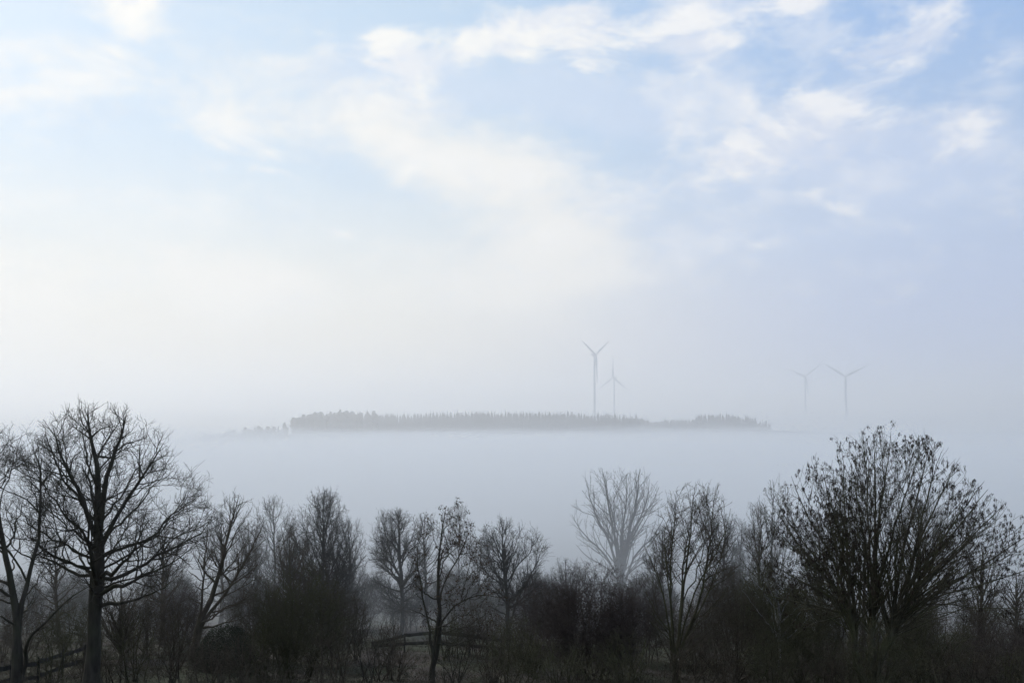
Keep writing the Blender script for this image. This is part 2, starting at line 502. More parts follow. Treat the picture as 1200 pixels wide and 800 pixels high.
def fan_stems(n, base, Y, targets, r, rng, spread=.25, bend=.55, depth=1.0):
    """several stems that leave one foot and fan out to the photo pixels in targets"""
    bx = at(base, 780, Y)[0]; bz = float(ground(bx, Y)) - .05
    out = []
    for i, (px, py) in enumerate(targets):
        a = at(px, py, Y) - np.array([bx, Y, bz])
        a[1] = rng.uniform(-1, 1) * depth
        s = np.array([rng.normal(0, spread), rng.normal(0, spread), 0])
        s[0] += np.sign(a[0]) * spread * .6 * min(1, abs(a[0]))
        mid = s + (a - s) * np.array([bend * .75, bend * .75, bend]) + rng.normal(0, .04 * a[2], 3) * np.array([1, 1, .2])
        rr = r * rng.uniform(.75, 1.15)
        out.append(dict(pts=[s, mid, a], r=rr, tp=.9))
    return out


#==TREES==
rng0 = np.random.default_rng(5)
# big oak on the left
b, Y = 108, 42
make_tree('oak_tree', 'large dark bare oak with a thick single trunk and wide crown', 'tree', b,
          [(466, 92, 136), (485, 55, 170), (515, 34, 205), (550, 22, 226), (580, 16, 242), (610, 14, 258), (640, 24, 244), (670, 45, 222), (700, 70, 200)], Y, 11, 'oak',
          trunk_r=.42, bark_mat='oak', twig=.006, dens=.86, lobe=.2, open_=.08,
          stems=[px_stem(b, Y, [(108, 730), (113, 650), (114, 585), (109, 530), (103, 480)], .31, tp=.95), px_stem(b, Y, [(109, 700), (114, 625, .05), (121, 565, .3), (134, 520, .5), (142, 484, .6)], .19, tp=.8, wob=.7, flare=False),
                 px_stem(b, Y, [(109, 705), (113, 640, -.05), (104, 590, -.4), (86, 545, -.7), (72, 500, -.8)], .17, tp=.8, wob=.7, flare=False), px_stem(b, Y, [(109, 705), (114, 650, .05), (132, 605, .5), (160, 560, .9), (182, 520, 1.0)], .16, tp=.8, wob=.8, flare=False)])
# tree cut by the left edge
b, Y = 22, 38
make_tree('forked_tree', 'dark bare forked tree cut by the left edge of the view', 'tree', b,
          [(496, -45, 32), (520, -70, 50), (560, -85, 66), (610, -85, 85), (660, -80, 98), (700, -70, 95), (735, -50, 70)], Y, 12, 'oak', trunk_r=.2, bark_mat='oak', dens=.9,
          lev=[dict(n=26, t0=.2)],
          stems=[px_stem(b, Y, [(20, 760), (15, 700), (5, 640), (-4, 580), (-8, 505)], .19), px_stem(b, Y, [(20, 740), (25, 680, .3), (34, 620, .5), (38, 560, .4), (30, 520, .5)], .12),
                 px_stem(b, Y, [(28, 775), (34, 752, -.4), (58, 728, -.6), (85, 702, -.7), (118, 680, -.6)], .085, tp=.7)])
# leaning tree
b, Y = 226, 54
make_tree('leaning_tree', 'bare tree with a trunk leaning to the right above the dark dome of a shrub', 'tree', b,
          [(576, 262, 292), (600, 240, 306), (630, 222, 316), (660, 215, 318), (700, 222, 305), (730, 235, 285)], Y, 13, 'round', trunk_r=.2, bark_mat='brown', dens=.95,
          stems=[px_stem(b, Y, [(232, 735), (250, 690), (265, 640), (280, 580)], .21), px_stem(b, Y, [(236, 735), (262, 697, .5), (285, 660, .8), (305, 612, .9)], .13),
                 px_stem(b, Y, [(231, 735), (240, 690, -.4), (245, 650, -.8), (250, 605, -.9)], .10)])
# tall pale tree
b, Y = 374, 77.6
make_tree('tall_tree', 'tall slim bare tree with a straight stem, reaching highest left of centre', 'tree', b,
          [(569, 368, 392), (590, 350, 405), (620, 335, 415), (650, 325, 424), (690, 318, 428), (725, 335, 415)], Y, 14, 'upright', trunk_r=.17, bark_mat='grey', dens=1.15)
b, Y = 320, 96.6
make_tree('pale_tree', 'pale slim bare tree behind the thicket, left of the tall slim tree', 'tree', b,
          [(578, 308, 336), (600, 300, 345), (640, 292, 356), (690, 290, 358), (720, 300, 345)], Y, 15, 'upright', trunk_r=.15, bark_mat='grey', dens=.9)
# rounded tree left of the sapling
b, Y = 470, 85.2
make_tree('round_tree', 'rounded bare tree with a grey trunk standing before the plank fence', 'tree', b,
          [(594, 448, 484), (608, 436, 497), (635, 428, 506), (670, 428, 512), (705, 438, 506), (728, 450, 492)], Y, 16, 'round', trunk_r=.21, bark_mat='grey', dens=1.15,
          stems=[px_stem(b, Y, [(471, 730), (470, 680), (468, 640), (466, 598)], .22, tp=.7)])
# sapling with withered leaves
b, Y = 504, 43
make_tree('leafy_sapling', 'slender dark tree in front of the fence with a few withered leaves left on it', 'tree', b,
          [(588, 508, 544), (606, 494, 554), (640, 480, 566), (675, 474, 580), (705, 472, 592), (728, 478, 588), (745, 490, 570)], Y, 17, 'oak', trunk_r=.13, bark_mat='oak', dens=1.0,
          lev=[dict(n=30, t0=.18, e0=12, e1=64, rise=10, zp=.9, wob=.07), dict(pm=2.4), dict(pm=3.6), dict(pm=4.4)], open_=.05,
          stems=[px_stem(b, Y, [(511, 765), (514, 720), (513, 680), (514, 640), (523, 592)], .135, tp=.9), px_stem(b, Y, [(509, 768), (503, 735, .1), (497, 705, .3), (490, 668, .5), (489, 625, .6)], .075),
                 px_stem(b, Y, [(512, 750), (520, 722, -.3), (538, 702, -.5), (562, 694, -.6), (584, 696, -.6)], .06), px_stem(b, Y, [(513, 720), (522, 680, .4), (536, 650, .6), (548, 625, .6)], .06)],
          extra=('dead_leaves', .4, 'deadleaf'), n_extra=1500)
b, Y = 538, 104.2
make_tree('pale_tree', 'pale slim bare tree peeping over the leafy sapling', 'tree', b,
          [(590, 527, 548), (610, 516, 555), (650, 510, 562), (700, 515, 558)], Y, 18, 'upright', trunk_r=.13, bark_mat='grey', dens=.8)
# rounded tree right of the fence
b, Y = 597, 70
make_tree('round_tree', 'broad rounded bare tree at the right end of the plank fence', 'tree', b,
          [(605, 570, 612), (620, 558, 632), (645, 552, 648), (675, 556, 662), (705, 566, 660), (730, 578, 640)], Y, 19, 'round', trunk_r=.2, bark_mat='grey', dens=1.1,
          stems=[px_stem(b, Y, [(596, 730), (595, 690), (592, 655), (588, 610)], .2), px_stem(b, Y, [(598, 735), (608, 700, .3), (625, 668, .5), (638, 640, .4)], .10)])
# pale tree far down in the fog
b, Y = 727, 126
rf = np.random.default_rng(77)
stf = []
for (tx, ty, r_) in [(671, 604, .16), (688, 566, .22), (706, 552, .26), (718, 575, .16), (733, 556, .22), (749, 549, .28), (764, 562, .22), (776, 600, .17), (772, 640, .12), (676, 640, .11), (741, 600, .14)]:
    k_ = rf.uniform(-1, 1) * 3.5
    stf.append(px_stem(b, Y, [(728, 690), (728 + (tx - 728) * .28, 690 - (690 - ty) * .42, k_ * .35), (728 + (tx - 728) * .74, 690 - (690 - ty) * .72, k_ * .8), (tx, ty, k_)], r_ * 1.15, tp=.9, wob=.7))
make_tree('foggy_tree', 'palest bare tree, a vase of upright limbs far down the slope in thick fog', 'tree', b,
          [(546, 698, 756), (560, 682, 772), (590, 668, 780), (620, 666, 782), (645, 672, 778), (670, 700, 758)], Y, 20, 'fan', bark_mat='grey', dens=.8, twig=.014, lobe=.22, stems=stf,
          lev=[dict(pm=.85, lf=.5), dict(pm=1.1, lf=.5), dict(pm=1.6, wob=.4), dict(pm=1.5)])
# upright tree of many stems
b, Y = 792, 44
make_tree('upright_tree', 'dense upright bare tree of many straight stems right of the pale foggy tree', 'tree', b,
          [(562, 802, 842), (585, 782, 852), (620, 766, 862), (660, 748, 870), (700, 748, 872), (740, 756, 856)], Y, 21, 'upright', trunk_r=.17, bark_mat='olive', twig_mat='brown', dens=1.15, open_=-.02,
          lev=[dict(rr=.4)],
          stems=[px_stem(b, Y, [(794, 760), (800, 700), (808, 640), (815, 568)], .10), px_stem(b, Y, [(790, 760), (788, 700, .3), (790, 640, .6), (797, 580, .6)], .085),
                 px_stem(b, Y, [(797, 765), (815, 700, -.4), (828, 640, -.6), (836, 572, -.5)], .085), px_stem(b, Y, [(788, 765), (778, 710, -.4), (766, 665, -.7), (752, 635, -.7)], .055),
                 px_stem(b, Y, [(796, 765), (822, 715, .4), (845, 665, .6), (856, 615, .7)], .065), px_stem(b, Y, [(793, 765), (803, 700, .9), (812, 640, 1.3), (822, 590, 1.5)], .07),
                 px_stem(b, Y, [(791, 765), (783, 700, -.9), (776, 640, -1.2), (780, 600, -1.2)], .055), px_stem(b, Y, [(795, 765), (810, 690, -1.0), (842, 630, -1.3), (848, 592, -1.4)], .055)])
# slim tree with pale stem
b, Y = 911, 47
make_tree('slim_tree', 'slim bare tree with a pale stem left of the big seed-laden ash', 'tree', b,
          [(560, 895, 922), (585, 882, 934), (630, 870, 946), (690, 862, 955), (735, 872, 945)], Y, 22, 'upright', trunk_r=.10, bark_mat='birch', twig_mat='olive', dens=.8,
          stems=[px_stem(b, Y, [(911, 740), (909, 690), (907, 630), (907, 564)], .085)], extra=('seed_clusters', 0, 'keys'), n_extra=140)
# the ash
b, Y = 1018, 38
st = []
feet = [((1000, 762), (994, 715), -.25, 0), ((1022, 760), (1026, 705), .2, .3), ((1034, 764), (1052, 722), -.1, .5)]
for i, (tx, ty) in enumerate([(938, 560), (968, 525), (1003, 508), (1035, 503), (1066, 508), (1098, 528), (1128, 560), (1190, 600), (1222, 650), (905, 610), (1055, 520), (985, 545), (1150, 640), (893, 655),
                              (1204, 618), (1178, 590), (1198, 700), (1150, 572), (918, 580), (890, 700), (1220, 660), (948, 542), (1112, 540), (1084, 516), (1020, 505), (922, 600), (1150, 592)]):
    g = 0 if tx < 985 else (1 if tx < 1080 else 2)
    (f0, f1, fy, fx) = feet[g]
    u_ = rng0.uniform(.75, 1.0) if ty > 640 else rng0.uniform(.25, 1.0)
    fork = (f0[0] + (f1[0] - f0[0]) * u_, f0[1] + (f1[1] - f0[1]) * u_, fy * u_)
    dep = rng0.uniform(-1, 1) * 2.0
    m1 = (fork[0] + (tx - fork[0]) * .26, fork[1] + (ty - fork[1]) * .36, fork[2] + (dep - fork[2]) * .4)
    m2 = (fork[0] + (tx - fork[0]) * .66, fork[1] + (ty - fork[1]) * .70, fork[2] + (dep - fork[2]) * .75)
    st.append(px_stem(b, Y, [(f0[0], f0[1], fy * .3), fork, m1, m2, (tx, ty, dep)], .10 * rng0.uniform(.75, 1.15), tp=.95, wob=1.1, K=20))
make_tree('ash_tree', 'big fan-shaped ash of many stems hung all over with dark seed bunches', 'tree', b,
          [(500, 995, 1072), (515, 955, 1108), (540, 930, 1132), (570, 912, 1150), (595, 898, 1196), (625, 886, 1222), (660, 882, 1240), (700, 892, 1236), (740, 925, 1190)], Y, 23, 'fan',
          bark_mat='ash', dens=.66, stems=st, depth=.75, lobe=.08, twig=.0055, extra=('seed_clusters', 0, 'keys'), n_extra=4600)
# rounded tree seen through the ash
b, Y = 1078, 70
make_tree('round_tree', 'dark fine-twigged rounded tree seen through the right half of the ash', 'tree', b,
          [(580, 1062, 1096), (600, 1046, 1112), (640, 1036, 1124), (690, 1036, 1126), (730, 1050, 1110)], Y, 24, 'round', trunk_r=.18, bark_mat='brown', dens=1.2)
for (b, Y, rows, sd, st_, lb, bm, tr, dn) in [
        (141, 52, [(668, 122, 160), (690, 112, 172), (730, 110, 176), (760, 125, 160)], 31, 'upright', 'small thin bare tree directly right of the oak trunk', 'brown', .10, .9),
        (190, 70, [(612, 180, 205), (640, 168, 222), (690, 160, 232), (735, 175, 220)], 32, 'round', 'dim bare tree between the oak and the leaning tree', 'brown', .15, 1.0),
        (68, 73.8, [(620, 50, 82), (650, 35, 98), (700, 30, 104), (740, 45, 90)], 33, 'round', 'dim bare tree behind, left of the oak trunk', 'brown', .15, .9),
        (300, 89, [(628, 288, 312), (655, 278, 322), (700, 274, 328), (735, 285, 318)], 34, 'upright', 'dim bare tree behind the right side of the dome-shaped shrub', 'grey', .13, .9),
        (425, 111.8, [(662, 414, 436), (685, 404, 446), (715, 402, 450), (735, 412, 440)], 35, 'upright', 'pale low bare tree in the misty gap left of the plank fence', 'grey', .12, .8),
        (640, 100.4, [(668, 628, 652), (690, 618, 664), (720, 616, 668), (740, 625, 660)], 36, 'round', 'dim low tree in the mist between the broad rounded tree and the plum-coloured bush', 'purple', .13, .9),
        (868, 104.2, [(606, 854, 884), (630, 842, 896), (670, 836, 902), (715, 846, 892)], 37, 'upright', 'pale bare tree in the mist left of the slim pale stem', 'grey', .15, .9),
        (768, 92.8, [(648, 752, 782), (670, 742, 794), (705, 740, 796), (735, 750, 788)], 38, 'round', 'dim bare tree in the mist between the plum-coloured bush and the upright tree', 'purple', .13, .9),
        (960, 66.2, [(612, 945, 975), (640, 930, 990), (690, 922, 996), (735, 935, 985)], 39, 'upright', 'dim bare tree seen through the left half of the ash', 'brown', .14, .9),
        (1150, 56, [(632, 1135, 1165), (660, 1122, 1178), (705, 1116, 1184), (740, 1128, 1172)], 40, 'upright', 'dim bare tree behind the low right branches of the ash', 'brown', .13, .9),
        (258, 96, [(596, 246, 272), (625, 236, 284), (670, 230, 290), (715, 240, 280)], 341, 'round', 'pale rounded tree in the mist behind the leaning tree', 'grey', .2, .9),
        (290, 104, [(606, 278, 304), (640, 268, 316), (690, 264, 320), (720, 275, 310)], 342, 'upright', 'pale slim tree in the mist just right of the leaning tree', 'grey', .18, .9),
        (408, 92, [(604, 396, 420), (630, 386, 430), (675, 380, 438), (715, 390, 428)], 343, 'upright', 'pale slim tree in the mist right of the tall slim tree', 'grey', .18, .9),
        (497, 98, [(600, 484, 512), (630, 474, 522), (680, 470, 526), (715, 480, 515)], 344, 'round', 'pale rounded tree in the mist behind the leafy sapling', 'grey', .2, .9),
        (562, 104, [(628, 550, 576), (655, 540, 586), (690, 538, 590), (715, 545, 580)], 345, 'round', 'pale low tree in the mist left of the broad rounded tree', 'grey', .18, .9),
        (662, 100, [(652, 650, 676), (675, 640, 688), (705, 640, 690), (722, 648, 680)], 346, 'upright', 'pale low tree in the mist behind the left end of the plum-coloured bush', 'grey', .18, .9),
        (775, 96, [(612, 764, 788), (640, 752, 798), (690, 750, 802), (718, 760, 790)], 347, 'round', 'pale rounded tree in the mist left of the upright tree', 'grey', .18, .9),
        (846, 90, [(598, 834, 860), (628, 824, 872), (680, 820, 876), (716, 830, 866)], 348, 'round', 'pale rounded tree in the mist right of the upright tree', 'grey', .2, .9),
        (890, 72, [(586, 878, 904), (615, 866, 914), (670, 860, 920), (725, 872, 906)], 349, 'upright', 'grey bare tree close behind the slim pale stem', 'brown', .15, 1.0),
        (1012, 66, [(612, 1000, 1026), (640, 988, 1038), (690, 984, 1042), (730, 995, 1030)], 350, 'round', 'dim bare tree seen through the middle stems of the ash', 'brown', .15, 1.0),
        (1190, 62, [(668, 1176, 1206), (695, 1162, 1216), (730, 1160, 1222)], 351, 'round', 'dim low tree behind the domed bush at the right edge', 'brown', .15, 1.0),
        (340, 70, [(612, 328, 354), (645, 316, 366), (700, 312, 370), (740, 322, 358)], 352, 'upright', 'grey bare tree close behind the tall dark thicket', 'brown', .15, 1.0)]:
    make_tree('background_tree', lb, 'tree', b, rows, Y, sd, st_, trunk_r=tr, bark_mat=bm, dens=dn, group='dim bare trees behind the front row')

#==SHRUBS==
for (b, Y, rows, nst, sd, lb, bm, dn, ex) in [
        (345, 45, [(655, 325, 385), (680, 300, 408), (720, 286, 422), (760, 284, 424), (800, 300, 410)], 16, 51, 'tall dark thicket of upright stems under the tall slim tree', 'olive', .72, None),
        (690, 47, [(652, 655, 715), (672, 630, 742), (700, 615, 758), (740, 600, 770), (790, 610, 765)], 20, 52, 'large rounded plum-coloured bush in front of the pale foggy tree', 'purple', .9, None),
        (615, 50, [(715, 585, 640), (735, 565, 655), (765, 560, 660), (800, 570, 650)], 14, 53, 'low dark bush left of the large plum-coloured bush', 'olive', .8, None),
        (865, 43, [(690, 840, 890), (720, 820, 915), (760, 815, 925), (805, 825, 915)], 15, 54, 'dark tangled bush right of the upright tree', 'brown', .8, None),
        (935, 41, [(690, 915, 955), (720, 890, 985), (760, 880, 1000), (805, 895, 990)], 16, 55, 'dark olive bush at the left foot of the ash', 'olive', .85, None),
        (1085, 42, [(700, 1060, 1110), (730, 1035, 1140), (770, 1030, 1150), (805, 1040, 1140)], 16, 56, 'dark olive bush at the right foot of the ash', 'olive', .85, None),
        (1172, 45, [(720, 1150, 1195), (735, 1130, 1220), (765, 1115, 1235), (800, 1120, 1235)], 17, 57, 'dense domed dark bush at the right edge of the view', 'purple', .9, None),
        (205, 44, [(690, 190, 222), (720, 172, 240), (760, 165, 248), (805, 178, 236)], 11, 58, 'thin many-stemmed shrub between the oak trunk and the dome-shaped shrub', 'brown', .6, None),
        (155, 46, [(715, 138, 172), (740, 124, 186), (775, 122, 190), (805, 130, 182)], 9, 59, 'thin low shrub at the right foot of the oak', 'olive', .6, None),
        (430, 41, [(720, 418, 452), (745, 404, 470), (780, 402, 472), (806, 412, 456)], 6, 60, 'small open shrub with arching stems left of the leafy sapling', 'oak', .42, None),
        (533, 42, [(745, 520, 552), (770, 508, 566), (806, 515, 555)], 6, 61, 'small open shrub at the right foot of the leafy sapling', 'oak', .5, None),
        (735, 41, [(730, 718, 752), (755, 702, 768), (790, 700, 770), (808, 708, 762)], 10, 62, 'low tangled shrub between the plum-coloured bush and the upright tree', 'olive', .7, None),
        (285, 42, [(730, 272, 300), (755, 258, 316), (790, 256, 318), (808, 262, 310)], 8, 63, 'thin dark shrub in front of the dome-shaped shrub', 'brown', .6, None),
        (385, 40, [(715, 372, 405), (745, 358, 420), (785, 356, 424), (810, 365, 412)], 9, 64, 'thin dark shrub at the right foot of the tall thicket', 'brown', .6, None),
        (62, 44, [(700, 48, 78), (735, 32, 94), (775, 30, 98), (808, 40, 88)], 7, 65, 'thin open shrub between the forked tree and the oak trunk', 'olive', .5, None),
        (1025, 36, [(720, 1000, 1050), (745, 985, 1065), (785, 980, 1070), (812, 990, 1060)], 12, 66, 'tangled shrub wrapping the foot of the ash', 'olive', .7, None),
        (655, 41, [(745, 638, 672), (765, 625, 690), (795, 622, 694), (810, 630, 685)], 10, 67, 'low dark shrub at the foot of the large plum-coloured bush', 'olive', .7, None),
        (575, 43, [(752, 562, 590), (772, 550, 602), (806, 556, 596)], 8, 68, 'knee-high shrub below the right end of the plank fence', 'brown', .6, None)]:
    rs = np.random.default_rng(sd)
    tg = []
    for k in range(nst):
        u = (k + .5) / nst + rs.normal(0, .03)
        th = math.pi * (1 - u)
        r_mid = rows[1]
        top = rows[0][0]; low = rows[-1][0] - 30
        cx = (rows[len(rows) // 2][1] + rows[len(rows) // 2][2]) / 2; hw = (rows[len(rows) // 2][2] - rows[len(rows) // 2][1]) / 2
        f = rs.uniform(.75, 1.0)
        tg.append((cx + hw * math.cos(th) * f, low + (top - low) * math.sin(th) ** .7 * f))
    hw_m = (rows[2][2] - rows[2][1]) / 2 / F * Y
    make_tree('shrub', lb, 'shrub', b, rows, Y, sd, 'shrub', bark_mat=bm, dens=dn, stems=fan_stems(nst, b, Y, tg, .028 if nst > 9 else .024, rs, .18 * hw_m, .55, hw_m * .6), depth=.8,
              twig=.0048, group='bare shrubs along the foot of the trees', lev=[dict(pm=3.0)])

for (b, Y, top, hw, sd, lb, bm) in [
        (30, 58, 700, 44, 401, 'dim bare shrub behind the forked tree', 'brown'), (88, 56, 695, 40, 402, 'dim bare shrub behind the trunk of the oak', 'olive'),
        (170, 57, 682, 48, 403, 'dim bare shrub behind the small thin tree beside the oak', 'brown'), (215, 60, 676, 38, 404, 'dim bare shrub behind the foot of the leaning tree', 'purple'),
        (305, 57, 672, 46, 405, 'dim bare shrub right behind the evergreen dome', 'brown'), (365, 56, 655, 52, 406, 'dim bare shrub behind the tall dark thicket', 'purple'),
        (408, 58, 690, 30, 407, 'dim bare shrub left of the misty gap with the fence', 'brown'), (560, 58, 700, 38, 408, 'dim brownish shrub before the right half of the plank fence', 'brown'),
        (520, 57, 712, 30, 409, 'dim brownish shrub before the middle of the plank fence', 'olive'), (640, 58, 672, 50, 410, 'dim plum-tinted shrub behind the left flank of the large bush', 'purple'),
        (745, 57, 668, 46, 411, 'dim plum-tinted shrub behind the right flank of the large bush', 'purple'), (800, 55, 690, 50, 412, 'dim bare shrub behind the foot of the upright tree', 'brown'),
        (850, 58, 655, 44, 413, 'dim bare shrub in the gap right of the upright tree', 'brown'), (900, 54, 650, 52, 414, 'dim olive shrub behind the slim pale stem', 'olive'),
        (955, 52, 660, 52, 415, 'dim olive shrub behind the left stems of the ash', 'olive'), (1040, 50, 672, 58, 416, 'dim brown shrub behind the middle stems of the ash', 'brown'),
        (1110, 52, 680, 54, 417, 'dim brown shrub behind the right stems of the ash', 'brown'), (1185, 54, 700, 48, 418, 'dim brown shrub behind the domed bush at the right edge', 'brown'),
        (250, 47, 748, 36, 419, 'low tangle at the left foot of the evergreen dome', 'brown'), (320, 44, 735, 40, 420, 'low tangle at the right foot of the evergreen dome', 'olive'),
        (465, 46, 752, 34, 421, 'low tangle left of the trunk of the leafy sapling', 'brown'), (610, 44, 738, 46, 422, 'low tangle before the broad rounded tree', 'olive'),
        (700, 43, 752, 50, 423, 'low tangle in front of the large plum-coloured bush', 'olive'), (825, 41, 735, 46, 424, 'low tangle at the right foot of the upright tree', 'brown'),
        (905, 39, 745, 46, 425, 'low tangle at the foot of the slim pale stem', 'olive'), (975, 38, 742, 50, 426, 'low tangle just left of the foot of the ash', 'brown'),
        (1060, 38, 750, 50, 427, 'low tangle just right of the foot of the ash', 'olive'), (1130, 39, 745, 52, 428, 'low tangle before the domed bush at the right edge', 'brown'),
        (430, 92, 668, 36, 501, 'pale thicket in the mist behind the left end of the plank fence', 'grey'), (482, 88, 675, 34, 502, 'pale thicket in the mist behind the grey trunk of the rounded tree', 'grey'),
        (532, 94, 664, 38, 503, 'pale thicket in the mist behind the trunk of the leafy sapling', 'grey'), (580, 90, 676, 36, 504, 'pale thicket in the mist behind the trunk of the broad rounded tree', 'grey'),
        (628, 93, 668, 36, 505, 'pale thicket in the mist left of the plum-coloured bush', 'grey'), (388, 90, 662, 38, 506, 'pale thicket in the mist right of the tall dark thicket', 'grey'),
        (290, 91, 664, 40, 507, 'pale thicket in the mist right of the leaning tree', 'grey'), (195, 88, 660, 42, 508, 'pale thicket in the mist right of the oak', 'grey'),
        (85, 90, 664, 40, 509, 'pale thicket in the mist between the forked tree and the oak', 'grey'), (20, 88, 668, 40, 510, 'pale thicket in the mist behind the forked tree', 'grey'),
        (762, 92, 668, 36, 511, 'pale thicket in the mist left of the upright tree', 'grey'), (848, 90, 664, 40, 512, 'pale thicket in the mist right of the upright tree', 'grey'),
        (455, 56, 722, 26, 513, 'thin bare shrub before the left end of the plank fence', 'brown'), (590, 55, 715, 30, 514, 'thin bare shrub before the right end of the plank fence', 'brown'),
        (1195, 41, 750, 40, 429, 'low tangle in the bottom right corner', 'olive'), (115, 45, 752, 40, 430, 'low tangle around the foot of the oak', 'brown')]:
    rs = np.random.default_rng(sd)
    gx = at(b, 780, Y)[0]; low = 490 - float(ground(gx, Y)) / Y * F
    mid = (top * .55 + low * .45)
    rows = [(top, b - hw * .45, b + hw * .40), (top * .8 + low * .2, b - hw * .85, b + hw * .8), (mid, b - hw, b + hw), (low, b - hw * .8, b + hw * .8)]
    nst = 14
    tg = [(b + hw * math.cos(math.pi * (k + .5) / nst) * rs.uniform(.7, 1), low - 15 + (top - low + 15) * math.sin(math.pi * (k + .5) / nst) ** .6 * rs.uniform(.75, 1)) for k in range(nst)]
    hm = hw / F * Y
    make_tree('shrub', lb, 'shrub', b, rows, Y, sd, 'shrub', bark_mat=bm, dens=1.0, stems=fan_stems(nst, b, Y, tg, .026, rs, .3 * hm, .55, hm * .6), depth=.8, twig=.005,
              group='bare shrubs of the second belt', lev=[dict(pm=3.0)])

#==REST==
# ------------------------------------------------------------------ clipped evergreen dome
def leaf_dome(name, label, b, Y, rx, ry, h, seed, n=26000):
    rng = np.random.default_rng(seed)
    x = at(b, 780, Y)[0]; z = float(ground(x, Y)) - .05
    root = thing(name, label, 'shrub', (x, Y, z))
    A = Acc()
    th = rng.uniform(0, 6.283, n); u = rng.uniform(-.05, 1, n)
    rr = (1 - .35 * rng.uniform(0, 1, n) ** 2.2)
    lump = 1 + .07 * np.sin(th * 4 + 1) * np.sin(u * 7) + .05 * np.sin(th * 9 + u * 12)
    el = np.arcsin(np.clip(u, -1, 1))
    c = np.stack([np.cos(th) * np.cos(el) * rx * rr * lump, np.sin(th) * np.cos(el) * ry * rr * lump, np.sin(el) * h * rr * lump], -1)
    ln = rng.uniform(.03, .065, n); wd = ln * .38
    dr = norm(norm(c + [0, 0, .3]) + rng.normal(0, .8, (n, 3))); sd = norm(np.cross(dr, rng.normal(0, 1, (n, 3))))
    V = np.stack([c, c + dr * (ln * .5)[:, None] + sd * wd[:, None], c + dr * ln[:, None], c + dr * (ln * .5)[:, None] - sd * wd[:, None]], 1)
    A.add(V, np.arange(n * 4).reshape(-1, 4))
    A.build('foliage', M['evergreen'], root)
    k = 40
    st = Acc()
    dirs = norm(np.stack([rng.normal(0, 1, k) * rx, rng.normal(0, 1, k) * ry, rng.uniform(.2, 1, k) * h], -1))
    P, Rr = grow(rng, np.stack([rng.normal(0, .2, k), rng.normal(0, .2, k), np.zeros(k)], -1), dirs, np.full(k, min(rx, h) * .85), np.full(k, .04), np.full(k, .01), 6, .4, .3)
    st.tubes(P, Rr, 5)
    st.build('stem', M['brown'], root)
    return root


leaf_dome('evergreen_shrub', 'dense dark dome-shaped evergreen shrub under the leaning tree', 264, 51, 1.65, 1.4, 2.35, 71)


# ------------------------------------------------------------------ plank fences
def fence(label, posts, Y0, rails, post_h, seed, thick=.085, mult=None):
    mult = mult or [1] * len(posts)
    """posts: photo columns with distance; rails: heights above the ground; drop: how much the ends are sunk"""
    rng = np.random.default_rng(seed)
    pp = []
    for (px, Y) in posts:
        x = at(px, 760, Y)[0]; pp.append(np.array([x, Y, float(ground(x, Y))]))
    root = thing('plank_fence', label, 'fence', pp[0])
    o = pp[0]
    for i, p in enumerate(pp):
        A = Acc()
        w = .06; h = post_h * mult[i] * rng.uniform(.93, 1.05); tl = rng.normal(0, .02, 2)
        segs = 6
        c = p - o + np.array([0, 0, -.1])
        P = np.stack([c + np.array([tl[0] * t, tl[1] * t, t * (h + .1)]) for t in np.linspace(0, 1, segs)])[None]
        A.tubes(P, np.array([[w * (1 + .1 * rng.normal()) for _ in range(segs - 1)] + [w * .7]]), 8)
        top = P[0, -1]
        ring = np.array([[top[0] + .7 * w * math.cos(a), top[1] + .7 * w * math.sin(a), top[2] + .015] for a in np.arange(8) * math.pi / 4])
        A.add(np.concatenate([ring, top[None] + [[0, 0, .03]]]), None, [(k, (k + 1) % 8, 8) for k in range(8)])
        A.build('post', M['rail'], root, True)
    for hgt in rails:
        for i in range(len(pp) - 1):
            a, b = pp[i] - o, pp[i + 1] - o
            a = a + np.array([0, -.12, hgt * mult[i] + rng.normal(0, .03)]); b = b + np.array([0, -.12, hgt * mult[i + 1] + rng.normal(0, .03)])
            d = b - a; L = np.linalg.norm(d); dn = d / L
            A = Acc()
            n = 7
            # a slightly bowed, waney-edged half round rail
            vv = []
            for k in range(n):
                t = k / (n - 1)
                c = a + d * (t * 1.02 - .01) + np.array([0, rng.normal(0, .006), -.03 * math.sin(math.pi * t) + rng.normal(0, .006)])
                hh = thick * (1 + rng.normal(0, .06)); tt = .03
                for (y, z) in ((-tt * .6, -hh), (tt, -hh * .9), (tt, hh * .9), (-tt * .6, hh), (-tt, hh * .4), (-tt, -hh * .4)):
                    vv.append(c + np.array([0, y, z]))
            q = []
            for k in range(n - 1):
                for j in range(6):
                    q.append((k * 6 + j, k * 6 + (j + 1) % 6, k * 6 + 6 + (j + 1) % 6, k * 6 + 6 + j))
            q += [(0, 3, 2, 1), (0, 5, 4, 3)]
            e = (n - 1) * 6
            q += [(e, e + 1, e + 2, e + 3), (e, e + 3, e + 4, e + 5)]
            A.add(vv, q)
            A.build('rail', M['rail'], root)
    return root


fence('two-rail dark plank fence crossing the gap behind the leafy sapling', [(436, 64), (474, 62), (512, 61.5), (550, 61.5), (588, 62), (612, 63)], 62, (.62, 1.18), 1.2, 81, .10, [.25, .9, 1.05, 1, .92, .85])
fence('two-rail dark plank fence running up to the foot of the oak at the left', [(-22, 41), (14, 43), (46, 45.5), (74, 48), (100, 51)], 46, (.42, .98), 1.2, 82, .09)


